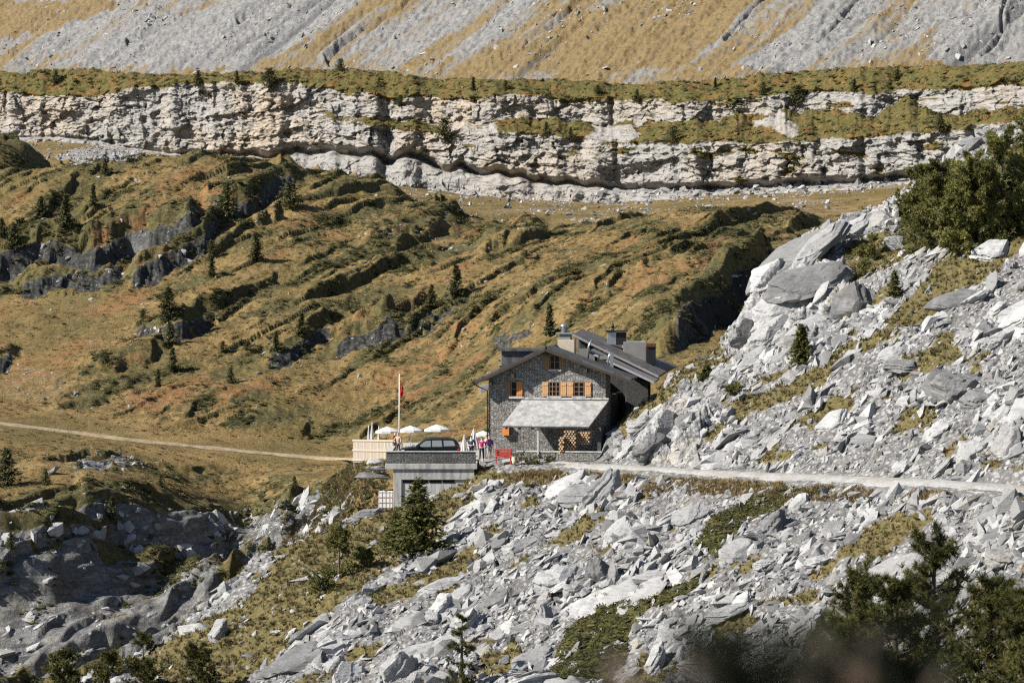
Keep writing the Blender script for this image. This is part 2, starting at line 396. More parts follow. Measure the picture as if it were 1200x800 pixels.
# ------------------------------------------------------------------ hillside
def build_hill():
    U = np.arange(-230, 1240, 1.15); k1 = lambda pts, s=12: rowtab(U, pts, s)
    rows = []
    def row(dp, vp, s=12): rows.append((k1(dp, s), k1(vp, s)))
    row([(-230,224),(0,226),(250,226),(400,231),(560,231),(1240,231)], [(-230,900),(0,870),(100,825),(200,770),(260,722),(330,680),(400,632),(440,610),(480,598),(560,575),(640,570),(1240,570)], 6)
    row([(-230,238),(0,240),(100,242),(300,262),(400,247),(440,240)], [(-230,850),(0,800),(100,775),(200,720),(260,680),(330,640),(370,612),(400,585),(418,548),(440,541),(560,535),(700,533),(800,533),(1240,533)], 6)
    row([(-230,250),(0,252),(60,254),(300,277),(350,270),(400,259),(440,258)], [(-230,660),(0,650),(100,655),(200,650),(260,645),(300,628),(350,607),(385,578),(410,545),(440,536),(560,531),(640,528),(740,525),(800,505),(900,490),(1240,480)], 6)
    row([(-230,257),(0,259),(60,261),(300,285),(350,279),(400,276),(440,275),(700,274),(765,272),(900,272)], [(-230,590),(0,585),(100,577),(130,576),(200,587),(250,600),(300,592),(350,578),(400,556),(440,538),(560,519),(600,508),(640,500),(700,470),(765,424),(850,418),(1240,410)])
    row([(0,300)], [(-230,482),(0,495),(100,508),(200,519),(300,530),(380,536),(440,532),(500,508),(560,485),(640,440),(700,400),(760,368),(800,372),(870,372),(950,372),(1240,372)])
    row([(0,330)], [(-230,430),(0,430),(100,425),(200,420),(300,420),(400,430),(500,420),(560,400),(640,352),(700,333),(770,315),(850,308),(900,312),(950,315),(1240,315)], 16)
    row([(0,365)], [(-230,335),(0,338),(100,338),(200,328),(300,320),(400,322),(500,320),(600,303),(700,292),(800,275),(900,272),(950,276),(1050,280),(1240,280)], 16)
    cd = [(-230,415),(300,410),(450,410),(560,400),(620,392),(700,388),(800,384),(1240,380)]
    row(cd, [(-230,215),(-60,210),(0,208),(60,200),(100,196),(200,186),(270,190),(350,207),(400,215),(450,226),(500,246),(560,262),(620,270),(700,263),(800,249),(870,249),(950,257),(1050,262),(1240,262)], 14)
    dc = rows[-1][0]; zc = v2z(rows[-1][1], dc)
    d = dc + 22; rows.append((d, HOR + (CAMZ - (zc - 1.0)) * F / d))
    dk = d_cliff(U)
    vb = k1(BASE_V, 8)
    d = dk - 62; rows.append((d, vb + k1([(-230,24),(0,22),(100,20),(200,8),(300,4),(400,8),(500,12),(600,14),(700,10),(800,8),(1240,12)])))
    rows.append((dk - 4, vb + 3)); rows.append((dk + 40, vb - 6))
    Dr = np.array([r[0] for r in rows]); Zr = np.array([v2z(r[1], r[0]) for r in rows])
    D, Z, T = upsample(Dr, Zr, [40, 70, 90, 90, 90, 90, 110, 50, 30, 60, 6]); T = T - 1
    X = (U[None] - 600) * D / F; Y = D.copy(); V0 = HOR + (CAMZ - Z) * F / D; UU = np.broadcast_to(U[None], D.shape)
    pxm = F / D
    # ---- where is what
    wu = UU + 14 * fbm(X / 6, Y / 9, 3, 3); wv = V0 + 9 * fbm(X / 6 + 40, Y / 9, 3, 4)
    meadow = sstep(6.9, 7.4, T)                                     # strip under the cliff
    hum_poly = [(-240,185),(120,185),(260,180),(420,215),(560,262),(640,268),(640,282),(560,300),(520,330),(420,345),(350,395),(330,425),(280,440),(160,455),(90,430),(150,380),(260,330),(200,330),(60,345),(-240,345)]
    hum = inpoly(wu, wv, hum_poly).astype(float) * .44
    hum = np.maximum(hum, inpoly(wu, wv, [(830,255),(960,252),(960,345),(900,345),(850,330),(780,300),(740,275)]) * .75)
    hum = np.maximum(hum, inpoly(wu, wv, [(380,400),(470,370),(560,350),(600,365),(560,380),(470,410),(400,425)]) * .6)
    hum = np.maximum(hum, inpoly(wu, wv, [(90,520),(200,535),(280,548),(240,560),(120,560),(40,545)]) * .5)
    hum = np.maximum(hum, .34 * (1 - meadow) * sstep(2.6, 3.2, T))
    quiet = inpoly(wu, wv, [(-240,350),(0,345),(130,350),(250,350),(170,400),(100,425),(60,490),(-240,480)])   # smooth grass bay
    hum = np.where(quiet, .06, hum)
    Wj, Hj = D.shape
    # smooth the mask a little
    def sm(a, r=6):
        for ax in (0, 1):
            q = np.pad(a, [(r + 1, r) if i == ax else (0, 0) for i in (0, 1)], mode='edge').cumsum(ax)
            a = (np.take(q, range(2 * r + 1, q.shape[ax]), ax) - np.take(q, range(0, q.shape[ax] - 2 * r - 1), ax)) / (2 * r + 1)
        return a
    hum = sm(hum, 9)
    # ---- hummocks: treads rising to the left, steep risers facing right and forward
    s = .80 * X - .60 * Y * .75; l = .6 * X + .8 * Y * .75
    def saw(lam, amp, seed, ll, wob=1.0, edge=.2):
        ph = s / lam + wob * fbm(l / ll, s / (lam * 2.2), 3, seed) + .16 * fbm(X / 3, Y / 5.0, 2, seed + 3)
        q = ph - np.floor(ph); pr = np.where(q < 1 - edge, q / (1 - edge), 1 - sstep(1 - edge, 1, q))
        am = sstep(-.18, .38, fbm(l / (ll * .8) + 9, s / (lam * 1.3), 2, seed + 7))
        return amp * am * pr ** 1.4
    strp = sm(inpoly(wu, wv, [(250,185),(420,212),(560,262),(635,272),(600,300),(520,330),(420,345),(350,395),(270,400),(230,380),(300,320),(280,260)]).astype(float), 12)
    dz = hum * (1 + .75 * strp) * (saw(15, 2.6, 21, 44, .7, .065) + saw(7, 1.8, 33, 26, .8, .075) + saw(3.2, .95, 47, 12, .8, .10))
    near_flat = sstep(1.25, .9, T) * sstep(425, 450, UU)             # terrace and building ground
    calm = 1 - near_flat
    base = fbm(X / 14, Y / 18, 4, 61) * 1.1 + fbm(X / 3.2, Y / 5, 4, 62) * np.where((T < 2.3) & (UU < 420), .15, .42) + fbm(X / .9, Y / 1.6, 3, 63) * np.where((T < 2.3) & (UU < 420), .05, .17)
    dz = dz + base * np.where(meadow > .5, .35, np.where(quiet, .5, .9)) * calm
    # ---- rock bluffs along lines of the photograph: (line, height m, reach up px)
    rock = np.zeros_like(D); heath = np.zeros_like(D)
    def bluff(line, hgt, face, reach, seed, wig=5.0, rk=1.0, ramp=None):
        nonlocal dz, rock, heath
        lp = np.array(line, float)
        sel = np.nonzero((UU > lp[0, 0] - 12) & (UU < lp[-1, 0] + 12) & (V0 > lp[:, 1].min() - reach - 50) & (V0 < lp[:, 1].max() + 40))
        u_, v_, x_, y_ = UU[sel], V0[sel], X[sel], Y[sel]
        g = np.interp(u_, lp[:, 0], lp[:, 1])
        ends = sstep(lp[0, 0] - 6, lp[0, 0] + 14, u_) * sstep(lp[-1, 0] + 6, lp[-1, 0] - 14, u_)
        face = face * 2.0 + 2
        f = (g - v_) + wig * fbm(x_ / 6.0, y_ / 14, 2, seed) * 2.0 + wig * .7 * fbm(x_ / 1.5, y_ / 6, 3, seed + 1)
        up = (.62 * sstep(0, face, f) + .38 * sstep(face * 1.15, face * 1.9, f)) * (1 - sstep(face * 2, reach + 10, f) * .96)
        hh = hgt * .72 * np.clip(1 + .55 * fbm(x_ / 9, y_ / 30, 2, seed + 2), .5, 1.4) * (1 if ramp is None else sstep(ramp[0], ramp[1], u_))
        dz[sel] += ends * up * hh
        rock[sel] = np.maximum(rock[sel], (1 if ramp is None else sstep(ramp[0] + 40, ramp[1] - 5, u_)) * ends * sstep(-2, 0.5, f) * sstep(face + 1.2, face - .5, f) * rk)
        heath[sel] = np.maximum(heath[sel], ends * sstep(face - 1, face + 2, f) * sstep(reach * .9, face * 1.5, f) * .9)
    bluff([(-40,335),(0,334),(60,326),(110,330),(150,312),(200,302),(235,290)], 5.2, 4, 46, 101)
    bluff([(20,352),(60,345),(110,342),(150,330)], 2.0, 3, 14, 102, 4)
    bluff([(150,342),(190,332),(240,300),(262,272)], 3.2, 3, 22, 103, 5)
    bluff([(235,262),(290,255),(320,235),(350,222)], 2.6, 3, 26, 104, 4, .7)
    bluff([(725,432),(755,424),(790,412),(825,396),(850,384),(880,368),(905,352)], 6.0, 4, 50, 105, 4, 1.0, (728, 815))
    bluff([(390,425),(430,414),(470,402)], 2.0, 3, 20, 106, 4)
    bluff([(440,404),(500,392),(545,372)], 1.2, 3, 16, 107, 4, .6)
    bluff([(310,432),(340,424),(392,400)], 2.2, 3, 18, 108, 4)
    bluff([(150,408),(200,404),(262,378)], 1.5, 3, 16, 109, 4, .6)
    bluff([(-20,436),(0,432),(20,425)], 1.6, 3, 14, 110, 3)
    bluff([(560,305),(585,300),(640,282)], 2.2, 3, 18, 111, 4, .4)
    bluff([(420,300),(470,290),(540,272)], 2.0, 3, 18, 112, 4, .4)
    bluff([(570,412),(610,400),(636,388)], 1.3, 3, 16, 113, 3, .6)
    # dark mound far left
    mx, my = (20 - 600) * 446 / F, 446.0
    dz = dz + 6.2 * np.exp(-(((X - mx + 3) / 6.5) ** 2 + ((Y - my) / 16) ** 2) ** 2)
    heath = np.maximum(heath, np.exp(-(((X - mx) / 9) ** 2 + ((Y - my) / 18) ** 2) ** 2))
    # ---- gorge rocks, lower left (T between 0 and 2.3)
    gor = sstep(2.3, 1.9, T) * sstep(395, 330, UU)
    aa = .8 * X + .6 * Y; bb = -.6 * X + .8 * Y
    bil = lambda sa, sb, sd: np.abs(pnoise(aa / sa + .5 * fbm(X / 6, Y / 6, 2, sd), bb / sb, sd + 1)) * 1.7
    gl = saw(9, 2.3, 301, 26, .8, .10) + saw(4, 1.25, 303, 14, .8, .12) + saw(1.7, .5, 305, 7, .7, .14)
    dz = dz + gor * (gl + bil(16, 7, 71) * .5 + fbm(X / 1.2, Y / 4, 3, 73) * .10 - 1.4)
    bluff([(-60,705),(0,695),(60,690),(130,680),(200,690),(240,700),(262,690)], 2.2, 5, 60, 121, 4)
    bluff([(-20,640),(40,640),(100,632),(160,640),(230,650),(262,650)], 1.8, 4, 40, 122, 4)
    bluff([(90,600),(150,612),(230,636),(300,650),(345,640)], 1.6, 4, 40, 123, 4)
    bluff([(300,610),(350,604),(400,590)], 1.0, 4, 24, 124, 6)
    bluff([(90,556),(120,551),(160,548)], .9, 3, 14, 125, 4)
    gr_shelf = inpoly(wu, wv, [(0,612),(50,606),(100,622),(160,655),(230,680),(235,700),(180,690),(100,655),(0,640)])
    gr_shelf |= inpoly(wu, wv, [(-230,575),(0,580),(60,572),(140,570),(230,592),(320,590),(400,575),(400,590),(320,600),(230,606),(130,588),(40,590),(-230,590)])
    gtr = fbm(l / 9, s / 2.2, 3, 311)
    bare = inpoly(wu, wv, [(-230,650),(60,640),(160,670),(235,705),(215,740),(120,775),(-230,790)])
    rock = np.maximum(rock, gor * np.where(gr_shelf, .15, np.where(bare, .85, np.clip(.56 - 1.5 * gtr, .15, .85))) * sstep(2.2, 1.85, T))
    heath = np.maximum(heath, gor * .6 * ~bare)
    rock = np.maximum(rock, inpoly(wu, wv, [(270,605),(330,598),(410,590),(410,625),(330,640),(270,640)]) * .62)
    heath = np.maximum(heath, gr_shelf * .7)
    # trail: flat band
    tr = np.abs(V0 - np.interp(UU, [-230,0,100,150,200,300,380,430], [478,495,507,514,519,529,536,537])) / pxm
    trk = sstep(2.2, 1.1, tr) * (UU < 420)
    dz = dz * (1 - trk)
    D2 = Y; Zf = Z + dz * calm
    rm_ = sm(np.where((rock > .45) & (T > 2.3), 1.0, 0.0), 3)
    for hh_, k_, tl, sd_ in ((1.7, .40, .28, 171), (.6, .5, .34, 173)):
        q = (Zf + tl * X + .5 * hh_ * 2 * fbm(X / 5, Y / 14, 2, sd_)) / hh_; fq = q - np.floor(q)
        Zf = Zf + rm_ * k_ * hh_ * (sstep(.5, 1, fq) - fq)
    slb = sstep(1.2, .9, T)
    Zf = Zf + rm_ * (fbm(X / .8, Y / 3, 3, 175) * np.where(T > 2.3, .26, .10) + fbm(X / 2.4, Y / 7, 3, 176) * np.where(T > 2.3, .5, .25))
    # ---- cover
    hn = fbm(l / 16, s / 4.5, 4, 81)
    heath = np.maximum(heath, np.clip(.31 + 1.05 * hn + .35 * hum, 0, 1) * (1 - meadow) * np.where(quiet, .35, 1))
    gxz = np.gradient(Zf, axis=1) / (np.gradient(X, axis=1) + 1e-6)
    heath = np.maximum(heath, sstep(-.25, -.8, gxz) * .75 * (1 - meadow) * sstep(2, 2.6, T))
    rock = np.maximum(rock, sstep(-1.1, -2.4, gxz) * .62 * sstep(2.2, 2.8, T) * (fbm(X / 7, Y / 9, 2, 77) + .35))
    rn = fbm(l / 20, s / 7, 3, 91)
    red = np.clip(.315 + 1.2 * rn, 0, 1) * (1 - meadow) * np.where(T < 2.6, .4, 1)
    for pl in ([(640,300),(760,285),(850,300),(830,320),(760,345),(700,360),(650,345)], [(240,400),(330,390),(420,385),(300,425),(250,450),(190,440)], [(-230,215),(0,212),(60,205),(80,215),(30,232),(-230,240)]):
        red = np.maximum(red, inpoly(wu, wv, pl) * .5)
    stony = np.clip(.36 + .6 * fbm(X / 9, Y / 14, 3, 95), 0, 1) * meadow
    stony = np.maximum(stony, inpoly(wu, wv, [(60,188),(80,178),(130,172),(175,180),(160,190),(110,196),(90,199)]) * .8)
    for pl in ([(0,440),(30,432),(70,440),(100,462),(60,470),(0,470)], [(60,540),(130,530),(200,540),(140,562),(60,560)], [(590,410),(600,440),(575,480),(555,460)]):
        stony = np.maximum(stony, inpoly(wu, wv, pl) * .5)
    rock *= calm
    return finish_patch('hillside', X, D2, Zf, mat_hill(), dict(rock=rock, dark=sstep(2.3, 2.8, T) * np.clip(1.0 + .9 * fbm(X / 8, Y / 12, 2, 199) + 1.2 * sstep(720, 745, UU) + .25 * sstep(240, 270, UU), 0, 1) + sstep(715, 730, UU), heath=heath * (1 - trk), red=red * (1 - trk), stony=stony))  # dark: the rise past the house paints shade onto the bluff there

# ------------------------------------------------------------------ near scree slope
NU = np.arange(-120, 1560, 1.3)
GRASS_POLYS = [  # (polygon, kind)  kind: 0 grass, 1 moss/juniper, 2 straw
    ([(590,552),(640,546),(700,550),(830,557),(990,568),(980,580),(900,572),(830,566),(760,562),(690,562),(600,566),(560,572)], 2),
    ([(430,705),(500,668),(545,640),(575,640),(545,668),(500,692),(440,712)], 0),
    ([(812,640),(835,605),(880,586),(930,568),(985,570),(955,588),(890,606),(862,630),(835,655)], 1),
    ([(735,712),(775,686),(815,668),(820,680),(785,706),(745,728)], 1), ([(560,770),(600,752),(618,765),(585,790)], 0), ([(1010,640),(1040,625),(1050,640),(1015,660)], 0), ([(830,740),(880,715),(895,728),(850,760)], 0),
    ([(640,800),(665,745),(700,712),(745,700),(745,745),(715,800)], 1),
    ([(718,512),(740,480),(790,428),(845,402),(858,420),(800,455),(760,492),(735,520)], 0),
    ([(850,470),(905,455),(960,425),(1030,395),(1060,350),(1120,300),(1200,255),(1215,280),(1140,330),(1080,380),(1010,420),(960,450),(900,478),(860,490)], 0),
    ([(930,500),(985,462),(1000,470),(950,505)], 0),
    ([(975,330),(1000,285),(1050,270),(1060,300),(1010,325)], 0),
    ([(880,345),(905,322),(918,335),(895,360)], 0),
    ([(150,785),(230,730),(300,690),(330,640),(370,612),(400,590),(450,560),(520,545),(580,545),(600,558),(550,594),(505,630),(462,655),(420,702),(352,742),(300,785),(260,810),(150,810)], 0),
    ([(380,690),(420,660),(470,625),(520,612),(470,655),(420,690)], 2),
    ([(640,640),(690,600),(720,600),(680,635)], 0),
    ([(975,650),(1030,624),(1090,598),(1098,604),(1050,632),(985,662)], 2),
    ([(945,670),(975,655),(990,658),(955,680)], 2),
    ([(1060,420),(1120,400),(1140,420),(1080,440)], 0),
    ([(1050,250),(1200,170),(1250,170),(1250,260),(1120,300),(1060,300)], 1),
]
ROCK_POLYS = [[(845,405),(880,330),(930,280),(1000,262),(1045,235),(1090,205),(1075,240),(1050,262),(980,290),(960,310),(1010,330),(1000,372),(950,395),(905,410),(880,420)],
              [(745,545),(760,500),(800,470),(835,470),(820,520),(800,545)]]
def build_near():
    U = NU; k1 = lambda pts, s=8: rowtab(U, pts, s)
    d3 = k1([(-120,217),(0,217),(200,218),(300,222),(400,226),(450,228),(560,229),(600,228),(650,226),(700,221),(800,211.5),(900,203.5),(1000,196.5),(1100,189.5),(1200,183.5),(1350,176),(1560,168)])
    v3 = k1([(-120,870),(0,840),(100,800),(150,780),(200,745),(250,702),(300,665),(350,640),(400,620),(445,606),(480,594),(520,576),(545,562),(558,551),(578,546),(600,545),(650,547),(700,551),(750,554),(800,558),(900,563),(1000,569),(1100,574),(1200,582),(1350,592),(1560,605)], 5)
    z3 = v2z(v3, d3)
    rows = []
    rows.append((k1([(0,120)]), k1([(-120,-13),(300,-12),(700,-10.5),(1560,-9)])))
    d1 = k1([(-120,205),(0,204),(200,199),(300,196),(400,190),(600,183),(800,176),(1000,169),(1200,163),(1560,150)])
    rows.append((d1, v2z(k1([(-120,880),(0,850),(150,815),(1560,815)]), d1)))
    f2 = .55; d2 = d1 * (1 - f2) + d3 * f2
    vm = k1([(-120,872),(0,845),(120,800),(200,772),(300,735),(400,705),(500,678),(600,662),(700,655),(800,655),(900,660),(1000,668),(1200,678),(1560,690)])
    rows.append((d2, v2z(vm, d2)))
    rows.append((d3, z3))
    d4 = d3 + k1([(-120,3),(560,3),(640,3.2),(1560,3.4)])
    z4 = v2z(k1([(600,536),(650,538),(680,541),(700,542.5),(800,548),(830,550),(900,553),(1000,557),(1100,561),(1200,568),(1350,576),(1560,588)]), d4)
    left = sstep(575, 545, U)
    z4 = z4 * (1 - left) + (z3 - .6) * left
    rows.append((d4, z4))
    # mid / upper slope on the right, flat by the house, falling away on the left
    drop = k1([(-120,1),(380,1),(440,.75),(470,.42),(540,.3),(575,0),(1560,0)], 6)
    def mixrow(dR, vR, dF, zF, dL, dzL):
        d = k1(dR); z = v2z(k1(vR), d)
        fl = sstep(712, 690, U)
        d = d * (1 - fl) + dF * fl; z = z * (1 - fl) + zF * fl
        d = d * (1 - left) + (d3 + dL) * left; z = z * (1 - left) + (z3 - dzL * drop / 1.0) * left
        return d, z
    rows.append(mixrow([(700,228),(720,227.5),(760,224.5),(800,221),(900,215.5),(1000,209),(1100,203),(1200,197),(1560,180)],
                       [(700,528),(720,526),(760,508),(800,498),(900,482),(1000,475),(1100,470),(1200,468),(1560,470)], 233., .35, 5., 3.))
    rows.append(mixrow([(700,230),(720,229.5),(760,229.5),(800,229.5),(860,229.5),(900,228),(1000,224),(1100,219),(1200,214),(1560,196)],
                       [(700,520),(720,516),(760,488),(800,458),(860,425),(900,405),(1000,378),(1100,358),(1200,345),(1560,320)], 236., .3, 9., 6.5))
    rows.append(mixrow([(690,231.5),(720,232),(760,234),(800,236),(850,238),(890,240),(920,241),(960,243),(1000,245),(1080,247),(1140,248),(1200,249),(1560,250)],
                       [(690,520),(705,514),(720,506),(760,470),(800,431),(850,403),(862,385),(890,335),(920,294),(960,272),(1000,263),(1040,240),(1080,210),(1140,172),(1200,147),(1300,100),(1560,-20)], 240., .1, 13., 10.))
    d7, z7 = rows[-1]
    rows.append((d7 + k1([(-120,4),(690,4),(720,1.5),(1560,5)]), z7 - k1([(-120,2),(550,2),(600,.3),(690,.3),(720,.5),(1560,1.2)])))
    rows.append((d7 + k1([(-120,20),(690,16),(720,6),(820,8),(900,22),(1560,30)]), z7 - k1([(-120,9),(550,5),(690,5),(720,7),(800,9),(900,8),(1560,7)])))
    Dr = np.array([r[0] for r in rows]); Zr = np.array([r[1] for r in rows])
    D, Z, T = upsample(Dr, Zr, [24, 110, 130, 12, 80, 90, 90, 14, 16])
    X = (U[None] - 600) * D / F; Y = D; V0 = HOR + (CAMZ - Z) * F / D; UU = np.broadcast_to(U[None], D.shape)
    wu = UU + 12 * fbm(X / 2.2, Y / 2.6, 3, 203); wv = V0 + 8 * fbm(X / 2.2 + 40, Y / 2.6, 3, 204)
    grass = np.zeros_like(D); moss = np.zeros_like(D); straw = np.zeros_like(D); rock = np.zeros_like(D)
    back = T > 7.15
    for pl, kd in GRASS_POLYS:
        m = inpoly(wu, wv, pl) & ~back
        grass = np.maximum(grass, m * 1.0)
        if kd == 1: moss = np.maximum(moss, m * 1.0)
        if kd == 2: straw = np.maximum(straw, m * .42)
    for pl in ROCK_POLYS: rock = np.maximum(rock, inpoly(wu, wv, pl) * 1.0)
    grass = np.where(rock > .5, grass * .0, grass)
    grass = np.where(back & (UU > 560), .6, grass); grass = np.where((UU < 560) & (T > 3.3), .9, grass)
    scatter = fbm(X / 3, Y / 3.6, 3, 207); grass = np.maximum(grass, sstep(.12, .36, scatter) * .68 * (rock < .5) * (T < 7))
    trk = sstep(2.75, 3.02, T) * sstep(4.25, 4.0, T) * sstep(570, 600, UU)
    flat = np.maximum(trk, sstep(2.8, 3.1, T) * sstep(712, 695, UU) * sstep(440, 460, UU))
    # slabs dipping with the slope: blocky steps
    a = .8 * X + .6 * Y; b = -.6 * X + .8 * Y
    g1, g2, gid = worley(a / 1.2, b / .6, 213)
    def slabs(sa, sb, sd):
        ph = b / sb + .5 * fbm(a / sa, b / sb / 2, 2, sd); q = ph - np.floor(ph)
        return (np.where(q < .82, q / .82, 1 - sstep(.82, 1, q))) * (.4 + h01(np.floor(ph), np.floor(a / sa + .37 * np.floor(ph)), sd))
    dz = fbm(X / 7, Y / 8, 3, 214) * .9 + fbm(X / 1.6, Y / 1.8, 4, 215) * .34
    dz = dz + (1 - grass) * ((gid - .5) * .28 + fbm(X / .5, Y / .5, 2, 216) * .12) + grass * fbm(X / .45, Y / .5, 2, 217) * .14
    dz = dz + rock * (slabs(6, 3.0, 221) * 1.5 + slabs(2.6, 1.05, 223) * .6 + fbm(a / 1.4, b / .5, 3, 225) * .35 - .8)
    Zf = Z + dz * (1 - flat) * sstep(0, .5, T)
    return finish_patch('scree_slope', X, Y, Zf, mat_scree(), dict(grass=grass * (1 - trk), moss=moss, straw=straw, rock=rock)), (Dr, Zr)

def build_track(near_rows):
    Dr, Zr = near_rows; U = NU; m = (U > 588); n = 10
    D = np.array([Dr[3][m] * (1 - k / n) + Dr[4][m] * k / n for k in range(-1, n + 1)]); Z = np.array([Zr[3][m] * (1 - k / n) + Zr[4][m] * k / n for k in range(-1, n + 1)])
    X = (U[m][None] - 600) * D / F
    k = np.linspace(-1, 1, n + 2)[:, None]
    Z = Z + .10 + .05 * np.cos(k * 3) + .03 * fbm(X / .8, D / .8, 3, 301) - .12 * (np.abs(k) > .95)
    D = D - .40 * k + .7 * fbm(X / 2.5, k * np.ones_like(X), 3, 303) * k
    t = NT('crushed stone track'); p = t.pos(); f = t.noise(p, 5, 6, .7); g = t.noise(p, .8, 4, .6)
    c = t.ramp(f, [(.3, (.20, .197, .192)), (.55, (.31, .306, .297)), (.75, (.42, .415, .40))]); c = t.mix(t.mr(g, .42, .62, 0, .6), c, (.22, .20, .155))
    gt = t.mr(t.math('ADD', t.attr('mid'), t.math('MULTIPLY', t.math('SUBTRACT', g, .5), 1.6)), .5, .8, 0, .75); c = t.mix(gt, c, t.ramp(f, [(.3, (.10, .08, .035)), (.7, (.24, .185, .09))]))
    me = mesh_from('gravel_track', np.stack([X, D, Z], -1).reshape(-1, 3), grid_faces(*X.shape), smooth=True)
    set_attr(me, 'mid', np.broadcast_to(np.exp(-(k / .16) ** 2) * .55 + .55 * sstep(.72, 1, np.abs(k)), X.shape)); o = link('gravel_track', me, t.bsdf(c, .95, t.bump(f, .6, .06), 0, .1)); tag(o, kind='structure')
    return o

def build_trail(hill):
    us = np.arange(-120, 432, 2.0); vs = np.interp(us, [-230,0,100,150,200,300,380,430], [478,495,507,514,519,529,536,537])
    C = np.array([at(hill, u, v)[0] for u, v in zip(us, vs)])
    for k in range(3): C[:, k] = gsmooth(C[:, k], 4)
    tx = np.gradient(C[:, 0]); ty = np.gradient(C[:, 1]); ln = np.hypot(tx, ty); nx, ny = -ty / ln, tx / ln
    w = .30 + .2 * pnoise(us / 30, us * 0, 5)
    rows = [];
    for k in np.linspace(-1, 1, 7):
        rows.append(np.stack([C[:, 0] + nx * w * k, C[:, 1] + ny * w * k, C[:, 2] + .18 + .30 * k * w - .12 * (abs(k) > .9)], -1))
    V = np.array(rows)
    t = NT('worn footpath'); p = t.pos(); f = t.noise(p, 2, 5, .7)
    c = t.ramp(f, [(.3, (.17, .13, .075)), (.55, (.26, .21, .14)), (.8, (.36, .32, .25))])
    me = mesh_from('footpath', V.reshape(-1, 3), grid_faces(V.shape[0], V.shape[1]), smooth=True)
    o = link('footpath', me, t.bsdf(c, .95, t.bump(f, .5, .05), 0, .1)); tag(o, kind='structure')
    return o, C

